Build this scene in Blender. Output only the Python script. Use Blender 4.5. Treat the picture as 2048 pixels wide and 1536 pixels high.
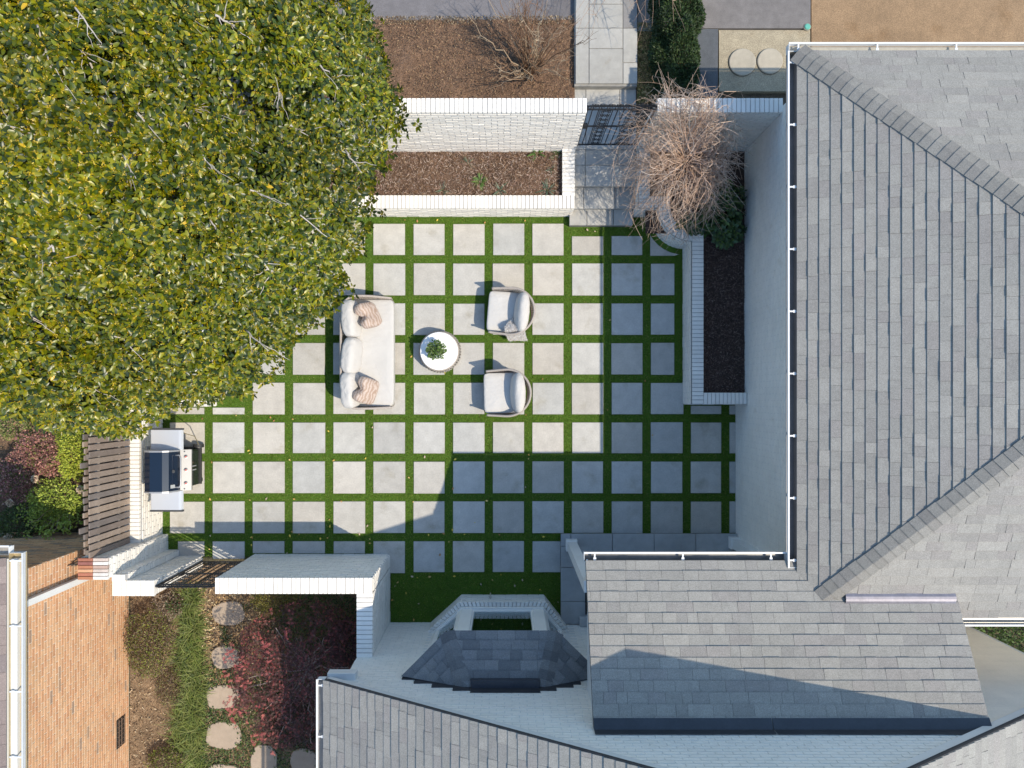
import bpy, math, random
import numpy as np
from mathutils import Vector, noise as mnoise

random.seed(7)
rng = np.random.default_rng(11)
for o in list(bpy.data.objects):
    bpy.data.objects.remove(o)
SC = bpy.context.scene
COL = SC.collection

# ------------------------------------------------------------------ camera, sky, sun, exposure
H = 13.0                      # drone height (m)
U0, V0, PPM = 1012.0, 795.0, 2048 * 24 / 36 / H
cam_d = bpy.data.cameras.new('camera')
cam_d.lens = 24; cam_d.sensor_width = 36
cam_d.shift_x = 12 / 2048; cam_d.shift_y = 27 / 2048
cam_d.clip_end = 3000
cam = bpy.data.objects.new('camera', cam_d)
cam.location = (0, 0, H)
COL.objects.link(cam)
SC.camera = cam

SUN = Vector((0.65, -0.352, 1.0)).normalized()
world = bpy.data.worlds.new('World')
SC.world = world
world.use_nodes = True
wn = world.node_tree
bg = wn.nodes['Background']
sky_t = wn.nodes.new('ShaderNodeTexSky')
sky_t.sky_type = 'NISHITA'
sky_t.sun_disc = False
sky_t.sun_elevation = math.asin(SUN.z)
sky_t.sun_rotation = math.atan2(SUN.x, SUN.y)
sky_t.dust_density = 0.9
sky_t.ozone_density = 1.6
wb = wn.nodes.new('ShaderNodeMix'); wb.data_type = 'RGBA'; wb.blend_type = 'MULTIPLY'   # white balance of the clear sky, the same all over
wb.inputs[0].default_value = 1; wb.inputs[7].default_value = (.88, 1.04, 1.07, 1)
wn.links.new(sky_t.outputs[0], wb.inputs[6])
wn.links.new(wb.outputs[2], bg.inputs[0])
bg.inputs[1].default_value = 0.15
sun_d = bpy.data.lights.new('sun', 'SUN')
sun_d.energy = 2.8
sun_d.angle = math.radians(0.55)
sun_d.color = (1.0, 0.885, 0.71)
sun_o = bpy.data.objects.new('sun', sun_d)
sun_o.rotation_euler = SUN.to_track_quat('Z', 'Y').to_euler()
COL.objects.link(sun_o)
SC.view_settings.view_transform = 'Standard'
SC.view_settings.look = 'None'
SC.view_settings.gamma = 1
SC.view_settings.exposure = 0.68
SC.cycles.max_bounces = 5
SC.cycles.diffuse_bounces = 3
SC.cycles.transparent_max_bounces = 8

# ------------------------------------------------------------------ helpers
def W(u, v, z=0.0):
    """plan position of a measured image point at height z"""
    s = (1 - z / H) / PPM
    return ((u - U0) * s, -(v - V0) * s)

def px(p):
    s = PPM / (1 - p[2] / H)
    return U0 + p[0] * s, V0 - p[1] * s

def inview(p, m=60):
    u, v = px(p)
    return -m < u < 2048 + m and -m < v < 1536 + m

def tag(o, label=None, cat=None, group=None, kind=None):
    if label: o['label'] = label
    if cat: o['category'] = cat
    if group: o['group'] = group
    if kind: o['kind'] = kind
    return o

def empty(name, loc, label, cat, group=None, rz=0):
    o = bpy.data.objects.new(name, None)
    o.empty_display_size = 0.2
    o.location = loc; o.rotation_euler = (0, 0, rz)
    COL.objects.link(o)
    return tag(o, label, cat, group)

def root_loc(parent):
    v = Vector((0, 0, 0))
    while parent is not None:
        v += parent.location
        parent = parent.parent
    return v

def link_mesh(name, me, mat, parent, kind=None):
    o = bpy.data.objects.new(name, me)
    if mat: me.materials.append(mat)
    COL.objects.link(o)
    o.parent = parent
    if kind: o['kind'] = kind
    return o

def jit(c, a):
    k = 1 + random.uniform(-a, a)
    return (c[0] * k, c[1] * k, c[2] * k)

class MB:
    """collects shapes with a colour per vertex, builds one mesh object"""
    def __init__(self):
        self.v = []; self.f = []; self.c = []
    def add(self, vs, fs, col):
        n = len(self.v)
        self.v.extend(tuple(p) for p in vs)
        self.f.extend(tuple(i + n for i in f) for f in fs)
        self.c.extend([col] * len(vs))
        return self
    def box(self, x0, x1, y0, y1, z0, z1, col=(1, 1, 1), ch=0.0):
        return self.prism([(x0, y0), (x1, y0), (x1, y1), (x0, y1)], z0, z1, col, ch)
    def prism(self, poly, z0, z1, col=(1, 1, 1), ch=0.0):
        n = len(poly)
        cx = sum(p[0] for p in poly) / n; cy = sum(p[1] for p in poly) / n
        vs = [(p[0], p[1], z0) for p in poly]
        fs = [tuple(range(n - 1, -1, -1))]
        if ch > 0:
            vs += [(p[0], p[1], z1 - ch) for p in poly]
            for p in poly:
                d = math.hypot(p[0] - cx, p[1] - cy) or 1
                k = max(0, 1 - ch * 1.3 / d)
                vs.append((cx + (p[0] - cx) * k, cy + (p[1] - cy) * k, z1))
            rings = 3
        else:
            vs += [(p[0], p[1], z1) for p in poly]
            rings = 2
        for r in range(rings - 1):
            for i in range(n):
                j = (i + 1) % n
                fs.append((r * n + i, r * n + j, (r + 1) * n + j, (r + 1) * n + i))
        fs.append(tuple((rings - 1) * n + i for i in range(n)))
        return self.add(vs, fs, col)
    def obox(self, c, ax, ay, az, col=(1, 1, 1)):
        c, ax, ay, az = map(Vector, (c, ax, ay, az))
        vs = [c + ax * i + ay * j + az * k for k in (-1, 1) for j in (-1, 1) for i in (-1, 1)]
        fs = [(0, 2, 3, 1), (4, 5, 7, 6), (0, 1, 5, 4), (2, 6, 7, 3), (0, 4, 6, 2), (1, 3, 7, 5)]
        return self.add(vs, fs, col)
    def bar(self, p, q, w, h, col=(1, 1, 1)):
        p, q = Vector(p), Vector(q)
        d = (q - p); L = d.length or 1e-6; d = d / L
        up = Vector((0, 0, 1)) if abs(d.z) < .95 else Vector((0, 1, 0))
        a = d.cross(up).normalized(); b = a.cross(d)
        return self.obox((p + q) / 2, d * L / 2, a * w / 2, b * h / 2, col)
    def tube(self, pts, r, n=6, col=(1, 1, 1), r2=None, cap=True):
        pts = [Vector(p) for p in pts]
        m = len(pts)
        vs = []; fs = []
        prev = None
        for i, p in enumerate(pts):
            d = (pts[min(i + 1, m - 1)] - pts[max(i - 1, 0)])
            d = d.normalized() if d.length > 1e-9 else Vector((0, 0, 1))
            if prev is None:
                a = d.orthogonal().normalized()
            else:
                a = prev - d * prev.dot(d)
                a = a.normalized() if a.length > 1e-6 else d.orthogonal().normalized()
            prev = a
            b = d.cross(a)
            rr = r if r2 is None else r + (r2 - r) * i / max(1, m - 1)
            for k in range(n):
                t = 2 * math.pi * k / n
                vs.append(p + (a * math.cos(t) + b * math.sin(t)) * rr)
        for i in range(m - 1):
            for k in range(n):
                l = (k + 1) % n
                fs.append((i * n + k, i * n + l, (i + 1) * n + l, (i + 1) * n + k))
        if cap:
            fs.append(tuple(range(n - 1, -1, -1)))
            fs.append(tuple((m - 1) * n + k for k in range(n)))
        return self.add(vs, fs, col)
    def lathe(self, c, prof, n=24, col=(1, 1, 1)):
        vs = []; fs = []
        for r, z in prof:
            for k in range(n):
                t = 2 * math.pi * k / n
                vs.append((c[0] + r * math.cos(t), c[1] + r * math.sin(t), c[2] + z))
        for i in range(len(prof) - 1):
            for k in range(n):
                l = (k + 1) % n
                fs.append((i * n + k, i * n + l, (i + 1) * n + l, (i + 1) * n + k))
        fs.append(tuple(range(n - 1, -1, -1)))
        fs.append(tuple((len(prof) - 1) * n + k for k in range(n)))
        return self.add(vs, fs, col)
    def build(self, name, mat, parent=None, kind=None, smooth=False, local=False):
        off = Vector((0, 0, 0)) if local else root_loc(parent)
        me = bpy.data.meshes.new(name)
        me.from_pydata([(p[0] - off.x, p[1] - off.y, p[2] - off.z) for p in self.v], [], self.f)
        at = me.attributes.new('tint', 'FLOAT_COLOR', 'POINT')
        at.data.foreach_set('color', np.array([(c[0], c[1], c[2], 1) for c in self.c], dtype=np.float32).ravel())
        if smooth:
            me.polygons.foreach_set('use_smooth', [True] * len(me.polygons))
        me.update()
        return link_mesh(name, me, mat, parent, kind)

def np_mesh(name, V, F, C, mat, parent=None, kind=None, smooth=False):
    """V (n,3) F (m,3) C (n,3) numpy -> object"""
    off = root_loc(parent)
    V = V - np.array(off)
    me = bpy.data.meshes.new(name)
    me.vertices.add(len(V)); me.vertices.foreach_set('co', V.astype(np.float32).ravel())
    me.loops.add(F.size); me.loops.foreach_set('vertex_index', F.astype(np.int32).ravel())
    me.polygons.add(len(F))
    me.polygons.foreach_set('loop_start', np.arange(0, F.size, 3, dtype=np.int32))
    me.polygons.foreach_set('loop_total', np.full(len(F), 3, dtype=np.int32))
    if smooth: me.polygons.foreach_set('use_smooth', np.ones(len(F), dtype=bool))
    at = me.attributes.new('tint', 'FLOAT_COLOR', 'POINT')
    at.data.foreach_set('color', np.hstack([C, np.ones((len(C), 1))]).astype(np.float32).ravel())
    me.update(calc_edges=True); me.validate()
    return link_mesh(name, me, mat, parent, kind)

def frames(D, N):
    """rotation matrices with x axis along D, z axis near N"""
    X = D / np.linalg.norm(D, axis=1, keepdims=True)
    Y = np.cross(N, X); l = np.linalg.norm(Y, axis=1, keepdims=True); l[l < 1e-6] = 1
    Y = Y / l
    Z = np.cross(X, Y)
    return np.stack([X, Y, Z], axis=2)

def scatter_arrays(T, pos, R, scale, col):
    tv, tf, tc = T
    n, k = len(pos), len(tv)
    if scale.ndim == 1: scale = np.repeat(scale[:, None], 3, 1)
    V = pos[:, None, :] + np.einsum('nij,nkj->nki', R, tv[None] * scale[:, None, :])
    F = tf[None] + (np.arange(n) * k)[:, None, None]
    C = np.clip(tc[None] * col[:, None, :], 0, 1)
    return V.reshape(-1, 3), F.reshape(-1, 3), C.reshape(-1, 3)

def scatter(name, T, pos, R, scale, col, mat, parent=None, kind='stuff', smooth=False):
    V, F, C = scatter_arrays(T, pos, R, scale, col)
    return np_mesh(name, V, F, C, mat, parent, kind, smooth)

def rand_dirs(n, zmin=-1, zmax=1):
    z = rng.uniform(zmin, zmax, n); t = rng.uniform(0, 2 * np.pi, n)
    r = np.sqrt(1 - z * z)
    return np.stack([r * np.cos(t), r * np.sin(t), z], 1)

def tcol(n, c):
    return np.tile(np.array(c, float), (n, 1))

# leaf and blade templates: (verts, tris, colour multipliers)
def T_leaf(w=.2, fold=.05, droop=.06, petiole=True):
    v = [(0, .04, 0), (0, -.04, 0), (.18, 0, 0), (.45, w, fold), (.45, 0, 0), (.45, -w, fold),
         (.78, w * .75, fold * .5 - droop * .3), (.78, 0, -droop * .4), (.78, -w * .75, fold * .5 - droop * .3), (1, 0, -droop)]
    f = [(0, 1, 2), (2, 4, 3), (2, 5, 4), (3, 4, 7), (3, 7, 6), (4, 5, 8), (4, 8, 7), (6, 7, 9), (7, 8, 9)]
    c = [(1, 1, 1)] * 10
    if petiole:
        c[0] = c[1] = (5.2, 3.2, 1.6); c[2] = (3.2, 2.1, 1.2); c[4] = (1.35, 1.2, 1.05); c[7] = (1.2, 1.1, 1)
    return np.array(v, float), np.array(f), np.array(c, float)
def T_small(w=.28):
    v = [(0, 0, 0), (.5, w, .08), (.5, -w, .08), (1, 0, -.05)]
    return np.array(v, float), np.array([(0, 2, 1), (1, 2, 3)]), np.ones((4, 3))
def T_star():
    v = [(0, 0, 0)]; f = []
    for k in range(5):
        a = (k - 2) * .62
        L = 1 - abs(k - 2) * .16
        b = len(v)
        v += [(math.cos(a - .2) * .4, math.sin(a - .2) * .4, .02), (math.cos(a + .2) * .4, math.sin(a + .2) * .4, .02), (math.cos(a) * L, math.sin(a) * L, -.06)]
        f += [(0, b, b + 1), (b, b + 2, b + 1)]
    return np.array(v, float), np.array(f), np.ones((len(v), 3))
def T_blade(n=4, w=.03, bend=.9):
    v = []; f = []; c = []
    for i in range(n + 1):
        t = i / n
        x = math.sin(t * bend * 1.5) / 1.5 / max(bend, .1); z = (1 - math.cos(t * bend * 1.5)) / 1.5 / max(bend, .1)
        ww = w * (1 - t ** 2 * .9)
        v += [(x, ww, -z * .9), (x, -ww, -z * .9)]
        c += [(.4 + .8 * t,) * 3] * 2
        if i:
            b = 2 * i
            f += [(b - 2, b - 1, b + 1), (b - 2, b + 1, b)]
    return np.array(v, float), np.array(f), np.array(c, float)
T_NEEDLE = (np.array([(-.5, -.06, 0), (.5, -.08, .03), (.45, .07, .02), (-.5, .05, .04)], float), np.array([(0, 1, 2), (0, 2, 3)]), np.ones((4, 3)))
T_CHIP = (np.array([(-.5, -.16, 0), (.5, -.22, .03), (.45, .2, .02), (-.5, .14, .04)], float), np.array([(0, 1, 2), (0, 2, 3)]), np.ones((4, 3)))
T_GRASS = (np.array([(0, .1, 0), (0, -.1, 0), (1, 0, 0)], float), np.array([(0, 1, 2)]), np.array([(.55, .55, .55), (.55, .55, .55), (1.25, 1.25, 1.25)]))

def clip_poly(sub, clp):
    out = sub
    n = len(clp)
    for i in range(n):
        a, b = clp[i], clp[(i + 1) % n]
        inp, out = out, []
        if not inp: return []
        def side(p): return (b[0] - a[0]) * (p[1] - a[1]) - (b[1] - a[1]) * (p[0] - a[0])
        for j in range(len(inp)):
            p, q = inp[j], inp[(j + 1) % len(inp)]
            sp, sq = side(p), side(q)
            if sp >= 0: out.append(p)
            if (sp >= 0) != (sq >= 0):
                t = sp / (sp - sq)
                out.append((p[0] + (q[0] - p[0]) * t, p[1] + (q[1] - p[1]) * t))
    return out

def inside(p, poly):
    c = False
    n = len(poly)
    for i in range(n):
        a, b = poly[i], poly[(i + 1) % n]
        if (a[1] > p[1]) != (b[1] > p[1]) and p[0] < (b[0] - a[0]) * (p[1] - a[1]) / (b[1] - a[1]) + a[0]:
            c = not c
    return c

def pieces(name, items, mat, parent, limit=300, rest='rest'):
    """items: list of (verts, faces, colour). The largest in view become objects, the others one joined part."""
    sc = []
    for it in items:
        c = np.mean(np.array(it[0]), axis=0)
        sz = float(np.ptp(np.array(it[0]), axis=0)[:2].prod()) / (1 - c[2] / H) ** 2
        sc.append(((1000 if inview(c, -4) else 0) + sz, it))
    sc.sort(key=lambda t: -t[0])
    for s, it in sc[:limit]:
        MB().add(*it).build(name, mat, parent)
    if len(sc) > limit:
        m = MB()
        for s, it in sc[limit:]: m.add(*it)
        m.build(rest, mat, parent, kind='stuff')

# ------------------------------------------------------------------ materials
MATS = {}
def mat(name, rough=.8, noise=(), bump=None, metal=0.0, spec=.5, base=(1, 1, 1), coat=0.0, trans=0.0, aniso=None, stripes=None, transl=0.0, stain=None):
    if name in MATS: return MATS[name]
    m = bpy.data.materials.new(name)
    m.use_nodes = True
    nt = m.node_tree; N = nt.nodes; L = nt.links
    b = N['Principled BSDF']
    at = N.new('ShaderNodeAttribute'); at.attribute_name = 'tint'
    col = at.outputs['Color']
    geo = N.new('ShaderNodeNewGeometry')
    pos = geo.outputs['Position']
    def mul(c, val):
        mx = N.new('ShaderNodeMix'); mx.data_type = 'RGBA'; mx.blend_type = 'MULTIPLY'
        mx.inputs[0].default_value = 1
        L.new(c, mx.inputs[6])
        if isinstance(val, tuple): mx.inputs[7].default_value = (*val, 1)
        else: L.new(val, mx.inputs[7])
        return mx.outputs[2]
    if base != (1, 1, 1): col = mul(col, base)
    def noise_node(scale, detail=4, stretch=None):
        n = N.new('ShaderNodeTexNoise')
        n.inputs['Scale'].default_value = scale
        n.inputs['Detail'].default_value = detail
        n.inputs['Roughness'].default_value = .6
        if stretch:
            mp = N.new('ShaderNodeMapping'); mp.inputs['Scale'].default_value = stretch
            L.new(pos, mp.inputs[0]); L.new(mp.outputs[0], n.inputs['Vector'])
        else:
            L.new(pos, n.inputs['Vector'])
        return n.outputs[0]
    for it in noise:
        sc, amt = it[0], it[1]
        st = it[2] if len(it) > 2 else None
        mr = N.new('ShaderNodeMapRange')
        mr.inputs[1].default_value = .3; mr.inputs[2].default_value = .7
        mr.inputs[3].default_value = 1 - amt; mr.inputs[4].default_value = 1 + amt
        L.new(noise_node(sc, 4, st), mr.inputs[0])
        col = mul(col, mr.outputs[0])
    if stain:     # (scale, threshold, colour multiplier): blotches of dirt
        mr = N.new('ShaderNodeMapRange')
        mr.inputs[1].default_value = stain[1]; mr.inputs[2].default_value = stain[1] + .16
        L.new(noise_node(stain[0], 7), mr.inputs[0])
        mx = N.new('ShaderNodeMix'); mx.data_type = 'RGBA'
        L.new(mr.outputs[0], mx.inputs[0])
        mx.inputs[6].default_value = (1, 1, 1, 1); mx.inputs[7].default_value = (*stain[2], 1)
        col = mul(col, mx.outputs[2])
    if stripes:   # (scale, dark colour multiplier)
        wv = N.new('ShaderNodeTexWave'); wv.inputs['Scale'].default_value = stripes[0]
        wv.inputs['Distortion'].default_value = 11; wv.inputs['Detail'].default_value = 3; wv.inputs['Detail Scale'].default_value = 1.0
        tc = N.new('ShaderNodeTexCoord'); L.new(tc.outputs['Object'], wv.inputs['Vector'])
        mx = N.new('ShaderNodeMix'); mx.data_type = 'RGBA'
        L.new(wv.outputs[1], mx.inputs[0])
        mx.inputs[6].default_value = (*stripes[1], 1); mx.inputs[7].default_value = (1, 1, 1, 1)
        col = mul(col, mx.outputs[2])
    L.new(col, b.inputs['Base Color'])
    b.inputs['Roughness'].default_value = rough
    b.inputs['Metallic'].default_value = metal
    b.inputs['Specular IOR Level'].default_value = spec
    b.inputs['Coat Weight'].default_value = coat
    b.inputs['Transmission Weight'].default_value = trans
    if bump:
        bp = N.new('ShaderNodeBump'); bp.inputs['Strength'].default_value = bump[1]
        bp.inputs['Distance'].default_value = bump[2] if len(bump) > 2 else .01
        L.new(noise_node(bump[0], 5, bump[3] if len(bump) > 3 else None), bp.inputs['Height'])
        L.new(bp.outputs[0], b.inputs['Normal'])
    if transl:
        tr = N.new('ShaderNodeBsdfTranslucent'); L.new(col, tr.inputs[0])
        ms = N.new('ShaderNodeMixShader'); ms.inputs[0].default_value = transl
        out = N['Material Output']
        L.new(b.outputs[0], ms.inputs[1]); L.new(tr.outputs[0], ms.inputs[2])
        L.new(ms.outputs[0], out.inputs[0])
    MATS[name] = m
    return m

M_PAVER = mat('concrete_paver', .85, [(.7, .07), (5, .09), (40, .08), (220, .12)], (180, .25, .003), stain=(2.3, .57, (.80, .77, .70)))
M_TURFBASE = mat('turf_base', .95, [(60, .3)])
M_TURF = mat('turf_blade', .55, [(1.2, .18), (9, .15)], transl=.15)
M_WHITE = mat('white_painted_brick', .62, [(1.1, .03), (7, .04), (60, .03)], (45, .25, .003), stain=(3.1, .62, (.88, .86, .82)))
M_TRIM = mat('white_trim_paint', .45, [(3, .04)], stain=(5, .62, (.9, .88, .85)))
M_BRICK = mat('clay_brick', .85, [(6, .10), (70, .12)], (90, .4, .004))
M_MORTAR = mat('mortar', .95, [(8, .12), (90, .15)], (90, .4, .004))
M_SOIL = mat('soil', .97, [(1.3, .22), (9, .28), (50, .35), (160, .35)], (30, 1.0, .05))
M_CHIP = mat('mulch_chip', .9, [(20, .2)])
M_SHINGLE = mat('asphalt_shingle', .93, [(.6, .05), (9, .06), (55, .15), (120, .24), (320, .22)], (260, .5, .004))
M_SHBASE = mat('roof_underlay', .95, [(20, .2)])
M_ASPHALT = mat('asphalt', .93, [(.9, .16), (8, .12), (150, .30)], (200, .5, .006))
M_AGG = mat('exposed_aggregate', .9, [(.7, .12), (6, .12), (70, .32), (150, .4)], (110, .7, .008), stain=(1.6, .56, (.80, .74, .66)))
M_STONE = mat('bluestone', .85, [(1.4, .09), (8, .08), (120, .10)], (60, .3, .004), stain=(3, .58, (.86, .84, .80)))
M_IRON = mat('black_iron', .45, [(40, .2)], metal=.3)
M_STEEL = mat('stainless_steel', .42, [(30, .05, (1, 40, 1))], metal=.45)
M_ENAMEL = mat('black_enamel', .12, [], coat=.4)
M_RUBBER = mat('dark_plastic', .6, [(30, .1)])
M_GUTTER = mat('gutter_metal', .4, [(4, .12), (30, .1)], metal=.25)
M_WOOD = mat('weathered_wood', .85, [(3, .16), (30, .16, (8, 8, .6)), (90, .16, (6, 6, .5))], (60, .5, .004, (4, 4, .4)))
M_BARK = mat('bark', .9, [(25, .25)], (50, .6, .01))
M_TWIG = mat('twig', .8, [(30, .2)])
M_LEAF = mat('magnolia_leaf', .34, [(3, .12)], spec=.42, transl=.10)
M_FOLI = mat('foliage', .6, [(3, .15)], transl=.2)
M_CUSHION = mat('cushion_fabric', .92, [(4, .03), (300, .05)], (7, .5, .03, (1, 1.6, 1)))
M_STRIPE = mat('striped_fabric', .92, [(60, .08)], (60, .4, .006), stripes=(6.5, (.70, .60, .53)))
M_ROPE = mat('rope_weave', .8, [(80, .2)], (200, .5, .004))
M_FUR = mat('fur', .9, [(20, .12)], transl=.35)
M_TABLE = mat('white_table_top', .35, [(5, .02)])
M_GLASS = mat('window_glass', .02, [], trans=1.0, base=(.75, .93, .92))
M_GLASS.node_tree.nodes['Principled BSDF'].inputs['IOR'].default_value = 2.0
M_ROOM = mat('dark_room', .8, [(4, .2)])
M_LITTER = mat('dry_leaf', .8, [(30, .2)])
M_LAWN = mat('ground_soil', .95, [(.4, .25), (4, .25), (40, .3)], (20, .8, .05))
M_SIDING = mat('cream_siding', .6, [(3, .05), (40, .04)])
# ================================================================== SETTING: ground
WHITE = (.86, .815, .75)
def sheet(name, poly, z0, z1, m, col, kind='structure', parent=None):
    o = MB().prism(poly, z0, z1, col).build(name, m, parent)
    if kind and parent is None: o['kind'] = kind
    return o
def rect(x0, x1, y0, y1): return [(x0, y0), (x1, y0), (x1, y1), (x0, y1)]
def pxpoly(pts, z=0.0): return [W(u, v, z) for u, v in pts]
def pxrect(u0, v0, u1, v1, z=0.0):
    x0, y1 = W(u0, v0, z); x1, y0 = W(u1, v1, z)
    return rect(x0, x1, y0, y1)

sheet('ground', rect(-400, 400, -400, 400), -.3, -.06, M_LAWN, (.10, .085, .05))
NZ = .56          # level of the upper ground north of the wall
sheet('upper_ground', rect(-30, 30, 4.60, 60), -.2, NZ - .06, M_LAWN, (.10, .08, .055))

def bumpy(name, x0, x1, y0, y1, z, amp, step, m, col, seed=0, test=None):
    """an uneven sheet of earth"""
    nx = max(2, int((x1 - x0) / step)); ny = max(2, int((y1 - y0) / step))
    vs = []; fs = []
    for j in range(ny + 1):
        for i in range(nx + 1):
            x = x0 + (x1 - x0) * i / nx; y = y0 + (y1 - y0) * j / ny
            h = mnoise.fractal((x * 1.3 + seed, y * 1.3, seed), 1, 2, 4) * amp + mnoise.noise((x * 9, y * 9, seed)) * amp * .35
            vs.append((x, y, z + h))
    for j in range(ny):
        for i in range(nx):
            a = j * (nx + 1) + i
            fs.append((a, a + 1, a + nx + 2, a + nx + 1))
    o = MB().add(vs, fs, col).build(name, m, smooth=True)
    o['kind'] = 'structure'
    return o
def chips(name, x0, x1, y0, y1, z, n, size, cols, m=None, test=None, parent=None, tilt=.5, lift=.012, T=None):
    P = np.stack([rng.uniform(x0, x1, n), rng.uniform(y0, y1, n), np.full(n, z) + rng.uniform(0, lift, n)], 1)
    if test is not None:
        P = P[[bool(test(p[0], p[1])) for p in P]]
    n = len(P)
    D = np.stack([rng.normal(size=n), rng.normal(size=n), rng.normal(size=n) * tilt], 1)
    Nn = np.stack([rng.normal(size=n) * tilt, rng.normal(size=n) * tilt, np.ones(n)], 1)
    c = np.array(cols)[rng.integers(0, len(cols), n)] * rng.uniform(.6, 1.35, (n, 1))
    s = rng.uniform(size[0], size[1], n)
    return scatter(name, T or T_CHIP, P, frames(D, Nn), s, c, m or M_CHIP, parent)

MULCH = [(.16, .09, .05), (.10, .055, .032), (.24, .14, .08), (.07, .04, .025), (.34, .23, .15)]
# upper mulch bed, street, walk, drive
x1, _ = W(1150, 0, NZ)
_, ystreet = W(0, 40, NZ)
bumpy('mulch_bed', -3.6, x1 - .005, 4.70, ystreet, NZ, .05, .05, M_SOIL, (.20, .12, .075), 3)
tag(chips('mulch_chips', -3.4, x1 - .02, 4.74, ystreet, NZ + .02, 22000, (.008, .028), MULCH[:4] + [(.2, .11, .06), (.4, .27, .15)], lift=.03), 'fine brown bark mulch covering the bed behind the white wall', 'mulch')
sheet('street', rect(-14, x1, ystreet, 16), -.1, NZ - .01, M_ASPHALT, (.155, .145, .15))
tag(chips('street_edge_debris', -3.4, x1, ystreet - .08, ystreet + .07, NZ + .0, 1800, (.01, .04), [(.35, .28, .2), (.25, .18, .1), (.12, .08, .05)], lift=.02), 'dry debris along the edge of the grey street', 'debris')
# planters' earth
bumpy('planter_soil', -4.2, 1.06, 3.62, 4.54, .48, .04, .05, M_SOIL, (.15, .09, .06), 9)
tag(chips('planter_mulch_chips', -4.0, 1.03, 3.65, 4.52, .49, 16000, (.012, .06), MULCH + [(.40, .29, .23), (.32, .21, .17), (.46, .37, .31)], lift=.035, T=T_NEEDLE), 'shredded bark mulch in the long planter before the white wall', 'mulch')
bumpy('side_planter_soil', 3.5, 4.39, -.02, 3.0, .498, .035, .05, M_SOIL, (.075, .045, .035), 5)
bumpy('corner_planter_soil', 2.55, 4.39, 3.0, 4.54, .50, .035, .05, M_SOIL, (.075, .045, .035), 5)
tag(chips('side_planter_mulch', 3.56, 4.36, .06, 3.2, .51, 9000, (.012, .05), [(.10, .06, .045), (.06, .035, .03), (.16, .11, .09), (.26, .19, .16)], lift=.035, T=T_NEEDLE), 'dark bark mulch in the planter along the house wall', 'mulch')

# ------------------------------------------------------------------ patio
CX = [418, 498, 578, 659, 739, 819, 898, 977.5, 1056.5, 1135.5, 1214.5, 1293, 1373, 1450, 1480]
RY = [440, 519, 599, 678, 757.5, 836.5, 914.5, 994.5, 1074, 1152]
gw, gh = 8.3, 8.1
patio = MB().prism(pxpoly([(325, 428), (325, 1112), (782, 1112), (782, 1250), (1480, 1250), (1480, 428)]), -.055, .006, (.07, .14, .012)).build('patio', M_TURFBASE)
patio['kind'] = 'structure'
pavers = []
for j in range(9):
    v0, v1 = RY[j] + gh, RY[j + 1] - gh
    cols = [(341, CX[0] - gw)] + [(CX[i] + gw, CX[i + 1] - gw) for i in range(len(CX) - 1)]
    for (u0, u1) in cols:
        a0, b0, a1, b1 = u0, v0, u1, v1
        if j <= 4:
            if u0 > 1350 and j < 4: continue
            if u0 > 1350 and j == 4:
                b0 = 811
                if u0 > 1366: a1 = min(a1, 1471)
            elif u0 > 1290: a1 = 1348 if j < 4 else 1366
            if u0 < 430:
                if j < 4: continue
                b0 = 815
            if u0 < 560 and j < 3: continue
        else:
            if u0 > 1450: a1 = 1472
            if u0 > 1472: continue
        if j == 0 and 1140 < u0 < 1290: b0 = 473
        if j == 7: b1 = 1066
        if j == 8:
            if u0 > 1122: continue
            a1 = min(a1, 1121)
            if u0 < 350: a0, b1 = 357, 1113
            elif u0 < 500: b1 = 1117
            elif u0 < 779: b1 = 1146 if u0 > 745 else 1106
        if a1 - a0 < 8 or b1 - b0 < 6: continue
        if j == 0 and u0 > 1290:
            poly = [(1300, 512), (1348, 512)] + [(1366 - 76 * math.cos(t), 434 + 76 * math.sin(t)) for t in (1.45, 1.25, 1.05, .85, .65, .52)] + [(1300, 470)]
            poly = [p for p in poly if p[0] >= 1299.9]
            poly = pxpoly(poly); poly = poly[::-1] if sum((poly[i][0] * poly[(i + 1) % len(poly)][1] - poly[(i + 1) % len(poly)][0] * poly[i][1]) for i in range(len(poly))) < 0 else poly
        else:
            poly = pxrect(a0 + random.uniform(-.5, .5), b0 + random.uniform(-.5, .5), a1 + random.uniform(-.5, .5), b1 + random.uniform(-.5, .5))
        pavers.append((a0, b0, a1, b1, poly))
for a0, b0, a1, b1, poly in pavers:
    k = random.uniform(.90, 1.07); w = random.uniform(-.012, .018)
    pm = MB().prism(poly, -.05, .022 + random.uniform(0, .004), (.475 * k + w, .46 * k, .43 * k - w), .006)
    npv = len(poly)
    for q in range(2 * npv): pm.c[q] = (.30 * k, .28 * k, .24 * k)      # grime on the edges
    tx_, ty_ = random.uniform(-.004, .004), random.uniform(-.004, .004)
    x0p, y0p = poly[0]
    pm.v = [(p[0], p[1], p[2] + (p[0] - x0p) * tx_ + (p[1] - y0p) * ty_) for p in pm.v]
    pm.build('paver', M_PAVER, patio)

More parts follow.
